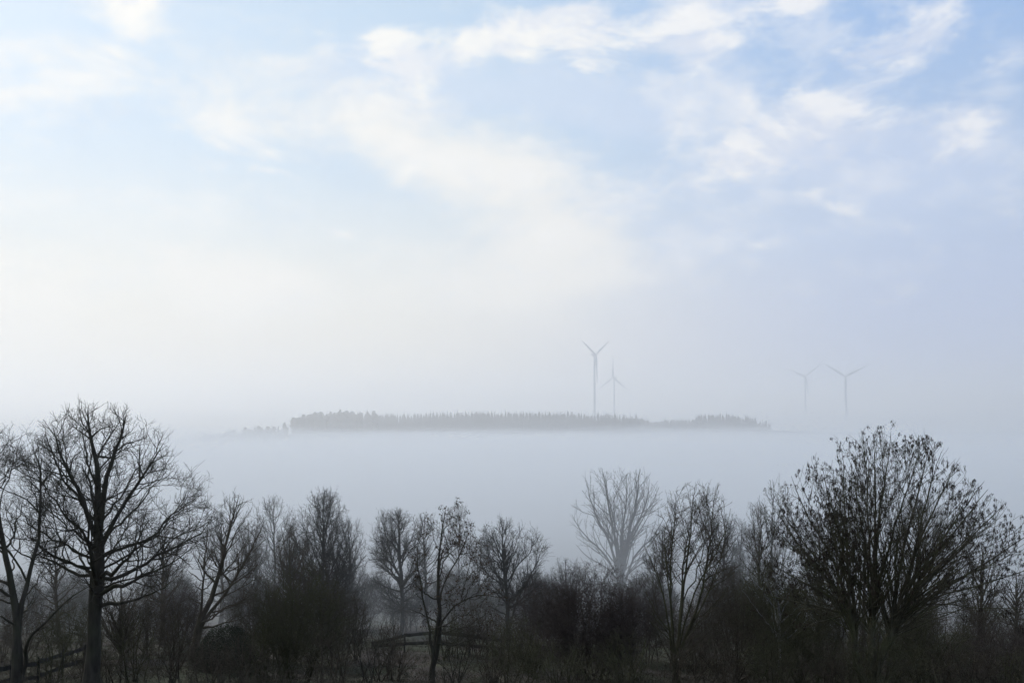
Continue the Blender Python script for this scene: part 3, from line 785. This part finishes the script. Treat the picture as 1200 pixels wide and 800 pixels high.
# ------------------------------------------------------------------ ground cover
def ground_cover():
    rng = np.random.default_rng(91)
    n = 60000
    Y = 33 + 47 * rng.uniform(0, 1, n) ** 1.2
    X = rng.uniform(-.60, .60, n) * Y
    dens = np.sin(X * .7 + 1) * np.sin(Y * .5) + .6 * np.sin(X * 1.9 + Y * 1.3)
    k = dens + rng.normal(0, .5, n) > -.3
    X, Y = X[k], Y[k]; n = len(X)
    Z = ground(X, Y)
    c = np.stack([X, Y, Z - .02], -1)
    A = Acc()
    for b in range(4):
        ln = rng.uniform(.08, .30, n); off = rng.normal(0, .06, (n, 3)); off[:, 2] = 0
        d = norm(np.stack([rng.normal(0, .45, n), rng.normal(0, .45, n), np.ones(n)], -1)); s = norm(np.cross(d, rng.normal(0, 1, (n, 3)))) * .008
        p = c + off
        A.add(np.stack([p - s, p + s, p + d * ln[:, None]], 1), None, np.arange(n * 3).reshape(-1, 3))
    tag(A.build('grass', leafy('winter_grass', (.020, .022, .012), (.065, .066, .040), .8)), None, None, None, 'stuff')
    m = 50000
    Y = 33 + 42 * rng.uniform(0, 1, m); X = rng.uniform(-.58, .58, m) * Y
    p = np.stack([X, Y, ground(X, Y) + .012], -1)
    d = norm(np.stack([rng.normal(0, 1, m), rng.normal(0, 1, m), rng.normal(0, .35, m)], -1)); s = norm(np.cross(d, np.stack([rng.normal(0, .3, m), rng.normal(0, .3, m), np.ones(m)], -1)))
    ln = rng.uniform(.04, .10, m)[:, None]
    A = Acc(); A.add(np.stack([p, p + d * ln * .5 + s * ln * .35, p + d * ln, p + d * ln * .5 - s * ln * .35], 1), np.arange(m * 4).reshape(-1, 4))
    tag(A.build('fallen_leaves', leafy('leaf_litter', (.030, .022, .018), (.10, .072, .055), 2)), None, None, None, 'stuff')
    # brambles: thin arching runners close to the ground
    m = 5200
    Y = 36 + 26 * rng.uniform(0, 1, m) ** 1.3; X = rng.uniform(-.58, .58, m) * Y
    gap = np.exp(-((X + 5.6 - (Y - 40) * .05) / 2.6) ** 2) + np.exp(-((X + 14.2) / 2.2) ** 2)
    k = rng.uniform(0, 1, m) > gap * .85
    X, Y = X[k], Y[k]; m = len(X)
    p = np.stack([X, Y, ground(X, Y) - .03], -1)
    d = norm(np.stack([rng.normal(0, .6, m), rng.normal(0, .6, m), np.ones(m)], -1))
    L = rng.uniform(.5, 1.9, m)
    P, Rr = grow(rng, p, d, L, np.full(m, .009), np.full(m, .004), 7, .5, -1.1)
    A = Acc(); A.tubes(P, Rr, 3)
    c = children(rng, P, Rr, np.full(m, 4), .2, 1.0, .8, .3)
    P2, R2 = grow(rng, c[1], c[2], rng.uniform(.15, .5, len(c[1])), np.full(len(c[1]), .006), np.full(len(c[1]), .004), 4, .5, -.2)
    A.tubes(P2, R2, 3)
    tag(A.build('undergrowth', M['brown']), None, None, None, 'stuff')


ground_cover()


def ground_sheet():
    ys = np.concatenate([np.arange(-300, 20, 20), np.arange(20, 130, 1.0), np.arange(130, 500, 8), np.arange(500, 2600, 40), np.geomspace(2600, 30000, 30)])
    us = np.concatenate([-np.geomspace(1, 40, 40)[::-1], np.linspace(-.98, .98, 150), np.geomspace(1, 40, 40)])
    Yg, U = np.meshgrid(ys, us, indexing='ij')
    X = U * (np.clip(np.abs(Yg), 30, None) * .75 + 12)
    Z = ground(X, Yg)
    V = np.stack([X, Yg, Z], -1).reshape(-1, 3)
    m, n = len(ys), len(us)
    i = np.arange(m - 1)[:, None] * n; j = np.arange(n - 1)[None]
    q = np.stack([i + j, i + j + 1, i + n + j + 1, i + n + j], -1).reshape(-1, 4)
    tag(link('ground', mesh_np('ground', V, q, None, True), M['ground']), None, None, None, 'structure')


ground_sheet()


# ------------------------------------------------------------------ the wood on the far rise
def spruce(A, rng, p, h, w, broad=False):
    n = 10
    V, T = [], []
    # trunk
    tr = np.array([[p, p + np.array([0, 0, h * .5]), p + np.array([0, 0, h])]])
    A.tubes(tr, np.array([[h * .014, h * .01, h * .003]]), 4)
    k = 110
    t = rng.uniform(.10 if not broad else .25, 1, k)
    prof = (1 - t) ** .8 if not broad else np.sqrt(np.clip(1 - ((t - .6) / .42) ** 2, .02, 1))
    a = rng.uniform(0, 6.283, k)
    r = prof * w * rng.uniform(.6, 1.15, k)
    base = np.stack([np.zeros(k), np.zeros(k), t * h], -1) + p
    out = np.stack([np.cos(a), np.sin(a), np.full(k, -.35 if not broad else .15)], -1)
    sd = np.stack([-np.sin(a), np.cos(a), np.zeros(k)], -1)
    up = np.array([0, 0, 1.])
    tip = base + out * r[:, None]
    wd = (.25 * r + .25)[:, None]
    mid = base + out * (r * .55)[:, None]
    V = np.stack([base + up * h * .03, mid + sd * wd, tip, mid - sd * wd], 1)
    A.add(V, np.arange(k * 4).reshape(-1, 4))
    hang = np.stack([base + up * h * .02, mid + up * .3, tip, mid - up * (.08 * h)], 1)
    A.add(hang, np.arange(k * 4).reshape(-1, 4))


def wood():
    rng = np.random.default_rng(101)
    A = Acc()
    n = 0
    for row in range(9):
        Yr = 1235 + row * 17
        x = -276.0 + rng.uniform(0, 5)
        while x < 160:
            px = 600 + x / Yr * F
            hgt = rng.normal(24.0, 2.0) + .6 * math.sin(x * .045 + 1) * math.sin(x * .017) + .5 * math.sin(x * .11)
            if px < 440: hgt += 3.2 * math.exp(-((px - 402) / 40) ** 2) + rng.normal(0, 1.2)
            if px < 352: hgt *= .9
            if px > 690: hgt -= 2.5 * (px - 690) / 45
            y = Yr + rng.normal(0, 6)
            spruce(A, rng, np.array([x, y, float(ground(x, y)) - .5]), max(hgt, 8), rng.uniform(3.2, 5.6), broad=(px < 445 and rng.uniform() < .5))
            x += rng.uniform(3.0, 6.0); n += 1
    tag(A.build('forest', M['needle']), None, None, None, 'stuff')
    A = Acc()
    for row in range(5):                      # the lower patch of wood towards the right
        Yr = 1440 + row * 22
        x = 165.0
        while x < 372:
            y = Yr + rng.normal(0, 7)
            px = 600 + x / Yr * F
            hgt = rng.normal(17, 2.0) + 5.5 * math.exp(-((px - 845) / 40) ** 2) - (5 if px > 885 else 0)
            if px < 815: hgt *= .8 + .25 * math.sin(x * .08) * math.sin(x * .031 + 2)
            if hgt > 4: spruce(A, rng, np.array([x, y, float(ground(x, y)) - .5]), hgt, rng.uniform(4.0, 6.5))
            x += rng.uniform(3.0, 6.0)
    tag(A.build('forest', M['needle']), None, None, None, 'stuff')
    A = Acc()
    for row in range(5):                      # the low wood that runs down into the fog at the left
        Yr = 1150 + row * 25
        x = -520.0
        while x < -280:
            y = Yr + rng.normal(0, 7)
            spruce(A, rng, np.array([x, y, float(ground(x, y)) - .5]), rng.normal(15.5, 1.6), rng.uniform(3.0, 5.0), broad=rng.uniform() < .5)
            x += rng.uniform(3, 6)
    tag(A.build('forest', M['needle']), None, None, None, 'stuff')


wood()
rngs = np.random.default_rng(105)
for i, (px, Y, hgt, lb) in enumerate([(902, 1560, 15, 'tiny faint spruce beside the right end of the far wood'), (929, 1620, 12, 'tiny faint spruce below the left turbine of the right pair'),
                                      (946, 1640, 14, 'tiny faint spruce at the foot of the left turbine of the right pair'), (966, 1650, 11, 'tiny faint spruce between the feet of the right pair of turbines')]):
    x = (px - 600) / F * Y
    p = np.array([x, Y, float(ground(x, Y))])
    t = thing('spruce_tree', lb, 'tree', p, 'lone spruces beside the far wood')
    A = Acc(); spruce(A, rngs, np.zeros(3), hgt, 3.0)
    A.build('crown', M['needle'], t)


# ------------------------------------------------------------------ wind turbines
def turbine(label, px, py, Y, Rr, spin, yaw):
    hub = at(px, py, Y)
    gz = float(ground(hub[0], Y))
    root = thing('wind_turbine', label, 'wind turbine', (hub[0], Y, gz), 'wind turbines above the fog')
    H = hub[2] - gz
    s = Rr / 50.0
    cy, sy = math.cos(yaw), math.sin(yaw)
    ax = np.array([sy, -cy, 0]); rt = np.array([cy, sy, 0]); up = np.array([0, 0, 1.])
    A = Acc()
    zs = np.linspace(-1, H - 1.7 * s, 12)
    P = np.stack([np.zeros(12), np.zeros(12), zs], -1)[None]
    A.tubes(P, (2.3 * s - (1.0 * s) * np.linspace(0, 1, 12) ** 1.2)[None], 20)
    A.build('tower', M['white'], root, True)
    # nacelle: rounded box drawn as rings along the axis
    A = Acc()
    nv = []
    prof = [(-2.2, .55), (-2.0, .9), (-.5, 1.0), (3.5, 1.0), (6.5, .92), (7.6, .72), (7.8, .3)]
    m = 16
    c0 = np.array([0, 0, H])
    for (d, w) in prof:
        for k in range(m):
            a = 2 * math.pi * k / m
            cx, cz = math.cos(a), math.sin(a)
            ex = np.sign(cx) * abs(cx) ** .55; ez = np.sign(cz) * abs(cz) ** .55
            nv.append(c0 - ax * d * s + rt * ex * 1.75 * w * s + up * ez * 1.8 * w * s)
    q = [(i * m + k, i * m + (k + 1) % m, i * m + m + (k + 1) % m, i * m + m + k) for i in range(len(prof) - 1) for k in range(m)]
    nv += [c0 + ax * 2.2 * s, c0 - ax * 7.8 * s]
    e = len(nv)
    t = [(e - 2, (k + 1) % m, k) for k in range(m)] + [(e - 1, (len(prof) - 1) * m + k, (len(prof) - 1) * m + (k + 1) % m) for k in range(m)]
    A.add(nv, q, t)
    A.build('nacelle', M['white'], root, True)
    # hub with its nose cone
    A = Acc()
    hc = c0 + ax * 3.6 * s
    ds = np.array([-1.3, -.8, .2, 1.0, 1.6, 1.95]) * s; rs = np.array([1.35, 1.6, 1.6, 1.2, .6, .02]) * s
    A.tubes((hc[None] + ax[None] * ds[:, None])[None], rs[None], 16)
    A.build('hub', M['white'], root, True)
    for k in range(3):
        a = spin + k * 2 * math.pi / 3
        d = rt * math.cos(a) + up * math.sin(a)
        w = np.cross(ax, d)
        A = Acc()
        V = []
        rr = np.array([.8, 2.0, 4.0, 8.0, 11.0, 20, 30, 40, 47, 49.6, 50.0]) * s
        ch = np.array([1.0, 1.0, 1.25, 2.0, 2.1, 1.65, 1.25, .9, .6, .35, .08]) * s * 1.35
        th = np.array([1.0, 1.0, .85, .55, .45, .3, .22, .15, .1, .06, .02]) * s * .9
        tw = np.radians([30, 30, 26, 20, 16, 10, 6, 3, 1, 0, 0])
        for r_, c_, t_, b_ in zip(rr, ch, th, tw):
            cdir = w * math.cos(b_) + ax * math.sin(b_); tdir = -w * math.sin(b_) + ax * math.cos(b_)
            base = hc + d * r_ + ax * (r_ / (50 * s)) ** 2 * 1.2 * s
            for (u, v) in ((-.9, 0), (-.6, .7), (.0, 1), (.7, .45), (1.3, 0), (.7, -.45), (.0, -1), (-.6, -.7)):
                V.append(base + cdir * u * c_ * .8 + tdir * v * t_)
        q = [(i * 8 + j, i * 8 + (j + 1) % 8, i * 8 + 8 + (j + 1) % 8, i * 8 + 8 + j) for i in range(len(rr) - 1) for j in range(8)]
        A.add(V, q)
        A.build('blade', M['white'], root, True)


turbine('tallest, clearest wind turbine, rising behind the middle of the far wood', 696.5, 415.5, 1850, 51, R(33), R(50))
turbine('smaller paler wind turbine just right of the tallest one', 719.6, 442.5, 2180, 51, R(88), R(-48))
turbine('faint wind turbine, left one of the pair at the right', 943.3, 441, 2430, 50, R(38), R(4))
turbine('faint wind turbine, rightmost of all and furthest from the wood', 990.8, 441, 2030, 50.5, R(27), R(-12))


# ------------------------------------------------------------------ fog
FOG_COL = (.86, .92, 1.0)


def fog_mat(name, dens, emit=0.0, col=FOG_COL, g=.25):
    thin = name == 'haze'
    g = .45 if thin else g
    m, nt = new_mat(name)
    N, L = nt.nodes, nt.links
    out = N.new('ShaderNodeOutputMaterial')
    v = N.new('ShaderNodeVolumePrincipled')
    v.inputs['Color'].default_value = (.945, .965, .995, 1) if thin else (.90, .943, 1.0, 1)
    v.inputs['Density'].default_value = dens
    v.inputs['Anisotropy'].default_value = g
    v.inputs['Emission Strength'].default_value = emit * dens
    v.inputs['Emission Color'].default_value = (*col, 1)
    L.new(v.outputs[0], out.inputs['Volume'])
    m.cycles.homogeneous_volume = True if hasattr(m, 'cycles') and hasattr(m.cycles, 'homogeneous_volume') else None
    return m


TOPY = [56, 80, 104, 132, 200, 320, 600, 1000, 1450, 1750, 1950, 3000, 9000]
TOPZ = [-24, -12, -4.6, -2.2, -2.6, -5.6, -10, -16, -16, -4, 8, 22, 24]


def fog_slab(name, top, near, far, dens, emit, seed, amp, wave, bottom=-75, hw=7000, col=FOG_COL, hug=False):
    """a closed body of fog with a gently rolling top; a hugging one climbs over the slope"""
    rng = np.random.default_rng(seed)
    ys = np.concatenate([np.linspace(near, near + 120, 31), np.geomspace(near + 126, far, 60)])
    us = np.linspace(-1, 1, 101); us = np.sign(us) * np.abs(us) ** 1.6
    Yg, U = np.meshgrid(ys, us, indexing='ij')
    X = U * np.clip(Yg * 1.0 + 150, 0, hw)
    ph = rng.uniform(0, 6.28, 8)
    Z = np.interp(Yg, TOPY, TOPZ) + top if hug else np.full_like(X, top)
    for k in range(5 if amp else 0):
        l = wave / (1.0 + k * .9)
        Z = Z + amp / (1 + k * .7) * np.sin(X / l * 6.28 + ph[k]) * np.sin(Yg / (l * 1.6) * 6.28 + ph[(k * 3 + 4) % 8])
    if hug:
        Z = Z - 20 * np.exp(-((X + 400) / 190) ** 2 - ((Yg - 1080) / 260) ** 2)
    m, n = len(ys), len(us)
    V = np.concatenate([np.stack([X, Yg, Z], -1).reshape(-1, 3), np.stack([X, Yg, np.full_like(X, bottom)], -1).reshape(-1, 3)])
    i = np.arange(m - 1)[:, None] * n; j = np.arange(n - 1)[None]
    top_q = np.stack([i + j, i + j + 1, i + n + j + 1, i + n + j], -1).reshape(-1, 4)
    bot_q = top_q[:, ::-1] + m * n
    per = list(range(n)) + [r * n + n - 1 for r in range(1, m)] + [(m - 1) * n + c for c in range(n - 2, -1, -1)] + [r * n for r in range(m - 2, 0, -1)]
    sq = [(per[(k + 1) % len(per)], per[k], per[k] + m * n, per[(k + 1) % len(per)] + m * n) for k in range(len(per))]
    o = link(name, mesh_np(name, V, np.concatenate([top_q, bot_q, np.array(sq)])), fog_mat(name, dens, emit, col))
    return tag(o, None, None, None, 'stuff')


E = 0.0
HAZE = [(190, 46, .0003), (110, 44, .00032), (24, 45, .0002)]
for k, (top, near, d) in enumerate(HAZE):
    fog_slab('haze', top, near, 9000, d, E, 200 + k, 0, 900)
BANK = [(3.4, 56.2, .0007), (1.2, 56.4, .0012), (-1.2, 56.6, .0017), (-4, 57, .0022), (-7.5, 57.5, .003)]
for k, (top, near, d) in enumerate(BANK):
    fog_slab('fog_bank', top, near, 8500 - 60 * k, d, E, 220 + k, 1.9 + .5 * (4 - k), 340 + 90 * k, hug=True)


# ------------------------------------------------------------------ sky and sun
SUN_EL, SUN_AZ = R(32), R(-36)        # behind the bright veil left of centre
w = bpy.data.worlds.new('World'); SC.world = w
w.use_nodes = True
nt = w.node_tree; nt.nodes.clear()
N, L = nt.nodes, nt.links


def math_node(op, a, b=None, c=None, clamp=False):
    n = N.new('ShaderNodeMath'); n.operation = op; n.use_clamp = clamp
    for i, v in enumerate((a, b, c)):
        if v is None: continue
        if isinstance(v, (int, float)): n.inputs[i].default_value = v
        else: L.new(v, n.inputs[i])
    return n.outputs[0]


def mixc(fac, a, b):
    n = N.new('ShaderNodeMix'); n.data_type = 'RGBA'; n.clamp_factor = True
    for i, v in ((0, fac), (6, a), (7, b)):
        if isinstance(v, (int, float)): n.inputs[i].default_value = v
        elif isinstance(v, tuple): n.inputs[i].default_value = (*v, 1)
        else: L.new(v, n.inputs[i])
    return n.outputs[2]


def smooth(v, a, b):
    n = N.new('ShaderNodeMapRange'); n.interpolation_type = 'SMOOTHSTEP'
    L.new(v, n.inputs[0]); n.inputs[1].default_value = a; n.inputs[2].default_value = b
    return n.outputs[0]


tc = N.new('ShaderNodeTexCoord')
D = tc.outputs['Generated']
sep = N.new('ShaderNodeSeparateXYZ'); L.new(D, sep.inputs[0])
dx, dy, dz = sep.outputs
az = math_node('MULTIPLY', math_node('ARCTAN2', dx, dy), 180 / math.pi)
el = math_node('MULTIPLY', math_node('ARCSINE', dz), 180 / math.pi)
# cloud noise lives on the dome of the sky, flattened so that the patches are wider than tall
cu = N.new('ShaderNodeVectorMath'); cu.operation = 'MULTIPLY'; L.new(D, cu.inputs[0]); cu.inputs[1].default_value = (1, 1, 1.9)


def noise(vec, scale, detail, rough=.55, dist=0.0, off=(0, 0, 0)):
    mp = N.new('ShaderNodeMapping'); mp.inputs['Location'].default_value = off
    L.new(vec, mp.inputs[0])
    n = N.new('ShaderNodeTexNoise'); n.inputs['Scale'].default_value = scale; n.inputs['Detail'].default_value = detail
    n.inputs['Roughness'].default_value = rough; n.inputs['Distortion'].default_value = dist
    L.new(mp.outputs[0], n.inputs['Vector'])
    return n.outputs['Fac']


CU = cu.outputs[0]
# warped angles so that nothing has a straight or round edge
wa = noise(CU, 5.5, 6, .6, 0, (3, 1, 0)); wb = noise(CU, 5.5, 6, .6, 0, (9, 4, 2))
azw = math_node('ADD', az, math_node('MULTIPLY', math_node('SUBTRACT', wa, .5), 10.0))
elw = math_node('ADD', el, math_node('MULTIPLY', math_node('SUBTRACT', wb, .5), 6.0))


def ang(px, py):
    v = at(px, py, 1.0); v = v / np.linalg.norm(v)
    return math.degrees(math.atan2(v[0], v[1])), math.degrees(math.asin(v[2]))


cv = N.new('ShaderNodeCombineXYZ'); L.new(azw, cv.inputs[0]); L.new(elw, cv.inputs[1])


def blob(px, py, wx, wy, amt, rot=0):
    """soft patch of cloud centred on a direction of the sky; wx, wy in degrees"""
    a, e = ang(px, py)
    mp = N.new('ShaderNodeMapping'); mp.vector_type = 'TEXTURE'
    mp.inputs['Location'].default_value = (a, e, 0); mp.inputs['Rotation'].default_value = (0, 0, R(rot)); mp.inputs['Scale'].default_value = (wx * 1.55, wy * 1.55, 1)
    L.new(cv.outputs[0], mp.inputs[0])
    g = N.new('ShaderNodeTexGradient'); g.gradient_type = 'SPHERICAL'
    L.new(mp.outputs[0], g.inputs[0])
    return g.outputs['Fac'], amt


def total(bl):
    t = 0.0
    for f, amt in bl: t = math_node('MULTIPLY_ADD', f, amt, t)
    return t


sky = N.new('ShaderNodeTexSky'); sky.sky_type = 'NISHITA'; sky.sun_disc = False
sky.sun_elevation = SUN_EL; sky.sun_rotation = SUN_AZ
sky.air_density = 1.0; sky.dust_density = .6; sky.ozone_density = 1.2
skyc = N.new('ShaderNodeVectorMath'); skyc.operation = 'SCALE'; L.new(sky.outputs[0], skyc.inputs[0]); skyc.inputs['Scale'].default_value = .10

# bright veil and white clouds
fine = noise(CU, 9.0, 12, .60, .3, (2, 7, 1))
lit = noise(CU, 9.0, 12, .60, .3, (2.012, 6.99, .955))      # the same noise a little nearer to the sun: gives the clouds a lit and a shaded side
wisp = noise(CU, 5.0, 9, .56, .6, (7, 3, 5))
big = noise(CU, 2.4, 5, .5, .3, (5, 2, 3))
veil = total([blob(280, 125, 7, 2.6, .8, 5), blob(430, 150, 8, 3.0, 1.1, -6), blob(590, 205, 7, 3.4, 1.0, -25), blob(620, 285, 5.5, 4.5, .95, 60), blob(500, 255, 5, 2.5, .5), blob(250, 330, 14, 1.9, .75),
              blob(480, 345, 10, 2.0, .55), blob(20, 380, 12, 4, .95), blob(160, 5, 8, 2.6, .75), blob(10, 90, 8, 3.2, .6, 20), blob(330, 20, 6, 2.4, .5), blob(700, 330, 8, 2.5, .4)])
white = total([blob(450, 62, 2.6, 1.1, 1.0, -14), blob(520, 48, 3.6, 1.7, 1.1, 6), blob(600, 50, 3.4, 1.5, .8), blob(665, 28, 3.2, 2.2, 1.0, 20), blob(735, 40, 3.4, 1.7, .9), blob(825, 45, 2.6, 1.6, 1.0, -10),
               blob(872, 172, 2.8, 1.2, .9, 8), blob(935, 152, 3.4, 1.6, .95, 8), blob(1010, 140, 3.2, 1.5, .7, 4), blob(1090, 135, 3.4, 1.3, .7, 4),
               blob(990, 62, 2.0, .9, .8, -8), blob(1060, 42, 2.6, 1.7, 1.0, 40), blob(1120, 25, 2.4, 1.0, .6), blob(905, 85, 1.5, 2.4, .75, 70), blob(972, 243, 2.3, .8, .85), blob(816, 215, 1.0, .9, .75), blob(1155, 160, 2.2, 1.4, .8, 30),
               blob(310, 218, 3.2, .7, .9, -8), blob(480, 205, 2.0, 1.1, .7), blob(590, 275, 3.8, 1.4, .6, 5), blob(1185, 45, 2.0, 1.4, .6), blob(170, 0, 4, 1.8, .8), blob(405, 270, 2.0, .6, .75), blob(935, 5, 2.2, .9, .6), blob(940, 338, 1.2, .5, .5),
               blob(900, 0, 1.6, 1.0, .6), blob(1060, 260, 3.0, .8, .45), blob(900, 285, 3.0, 1.0, .45), blob(345, 150, 2.6, 1.0, .6), blob(230, 150, 2.2, .8, .5)])
shade = total([blob(560, 100, 9, 1.7, .9, -4), blob(420, 85, 5, 2.4, .9), blob(740, 125, 6, 2.6, .7), blob(1000, 185, 7, 2.0, .95), blob(940, 285, 7, 1.9, .6), blob(140, 120, 7, 1.6, .5), blob(1120, 200, 4, 2.6, .7), blob(760, 245, 6, 2.4, .5)])
blue_r = smooth(az, -8.0, 24.0)
up_f = smooth(el, 3.0, 17.0)
top_f = smooth(el, 10.0, 25.0)
clear = mixc(.30, mixc(top_f, mixc(blue_r, (.60, .76, .90), (.52, .66, .89)), mixc(blue_r, (.58, .77, .95), (.33, .56, .96))), skyc.outputs[0])
low = mixc(blue_r, (.90, .87, .79), (.47, .56, .80))
base = mixc(up_f, low, clear)
base = mixc(math_node('MULTIPLY', smooth(math_node('ADD', shade, math_node('MULTIPLY', math_node('SUBTRACT', big, .5), 1.0)), .10, .9), .85), base, mixc(blue_r, (.62, .74, .90), (.55, .66, .87)))
v_f = smooth(math_node('MULTIPLY_ADD', veil, .72, math_node('ADD', math_node('MULTIPLY', math_node('SUBTRACT', wisp, .5), 2.3), math_node('MULTIPLY', math_node('SUBTRACT', fine, .5), 1.1))), .10, 1.25)
base = mixc(math_node('MULTIPLY', v_f, .92), base, (.94, .925, .885))
# loose broken scraps of cloud over the upper half
scr = smooth(math_node('ADD', math_node('MULTIPLY', math_node('SUBTRACT', fine, .5), 2.4), math_node('MULTIPLY', math_node('SUBTRACT', wisp, .5), 2.6)), -.15, .60)
mot = noise(CU, 17.0, 10, .62, .2, (4, 8, 6))
dapple = smooth(math_node('ADD', math_node('MULTIPLY', math_node('SUBTRACT', mot, .5), 2.2), math_node('MULTIPLY', math_node('SUBTRACT', big, .5), 2.6)), .0, .75)
base = mixc(math_node('MULTIPLY', math_node('MULTIPLY', dapple, smooth(el, 3.5, 10.0)), .50), base, mixc(blue_r, (.97, .955, .92), (.84, .87, .94)))
gap = smooth(math_node('ADD', math_node('MULTIPLY', math_node('SUBTRACT', lit, .5), -2.4), math_node('MULTIPLY', math_node('SUBTRACT', big, .5), -1.2)), .10, .75)
base = mixc(math_node('MULTIPLY', math_node('MULTIPLY', gap, smooth(el, 3.5, 12.0)), .45), base, mixc(blue_r, (.57, .71, .88), (.44, .60, .89)))
base = mixc(math_node('MULTIPLY', math_node('MULTIPLY', scr, smooth(el, 5.0, 15.0)), .62), base, mixc(blue_r, (.95, .95, .94), (.80, .84, .93)))
w_f = smooth(math_node('ADD', white, math_node('MULTIPLY', math_node('SUBTRACT', fine, .5), 2.6)), .25, 1.05)
lf = smooth(math_node('SUBTRACT', fine, lit), -.10, .10)
wcol = mixc(lf, mixc(blue_r, (.86, .88, .92), (.66, .73, .88)), mixc(blue_r, (1.0, .985, .94), (.93, .935, .96)))
base = mixc(math_node('MULTIPLY', w_f, .88), base, wcol)
# whiteness of the rest of the sky, overhead and behind the viewer, from the same broad noise
back = smooth(el, 24.0, 40.0)
base = mixc(math_node('MULTIPLY', math_node('MULTIPLY', back, smooth(big, .35, .7)), .7), base, (.85, .87, .90))
bg = N.new('ShaderNodeBackground'); L.new(base, bg.inputs[0]); bg.inputs[1].default_value = 1.0
wo = N.new('ShaderNodeOutputWorld'); L.new(bg.outputs[0], wo.inputs[0])
w.cycles.sampling_method = 'MANUAL'; w.cycles.sample_map_resolution = 512

sun = bpy.data.lights.new('sun', 'SUN')
sun.energy = 2.15; sun.angle = R(14); sun.color = (1.0, .91, .77)
so = bpy.data.objects.new('sun', sun); COL.objects.link(so)
sd = Vector((math.sin(SUN_AZ) * math.cos(SUN_EL), math.cos(SUN_AZ) * math.cos(SUN_EL), math.sin(SUN_EL)))
so.rotation_euler = (-sd).to_track_quat('-Z', 'Y').to_euler()
so.location = (0, 20, 60)

# ------------------------------------------------------------------ render settings
SC.view_settings.view_transform = 'Standard'
SC.view_settings.look = 'None'
SC.view_settings.exposure = 0
SC.view_settings.gamma = 1
SC.render.engine = 'CYCLES'
cy = SC.cycles
cy.max_bounces = 4; cy.diffuse_bounces = 1; cy.glossy_bounces = 1; cy.transmission_bounces = 1; cy.volume_bounces = 2; cy.transparent_max_bounces = 16
cy.use_adaptive_sampling = True; cy.adaptive_threshold = .02; cy.adaptive_min_samples = 32
cy.use_denoising = True
cy.denoiser = 'OPENIMAGEDENOISE'
print('VERTS', sum(len(o.data.vertices) for o in COL.objects if o.type == 'MESH'))
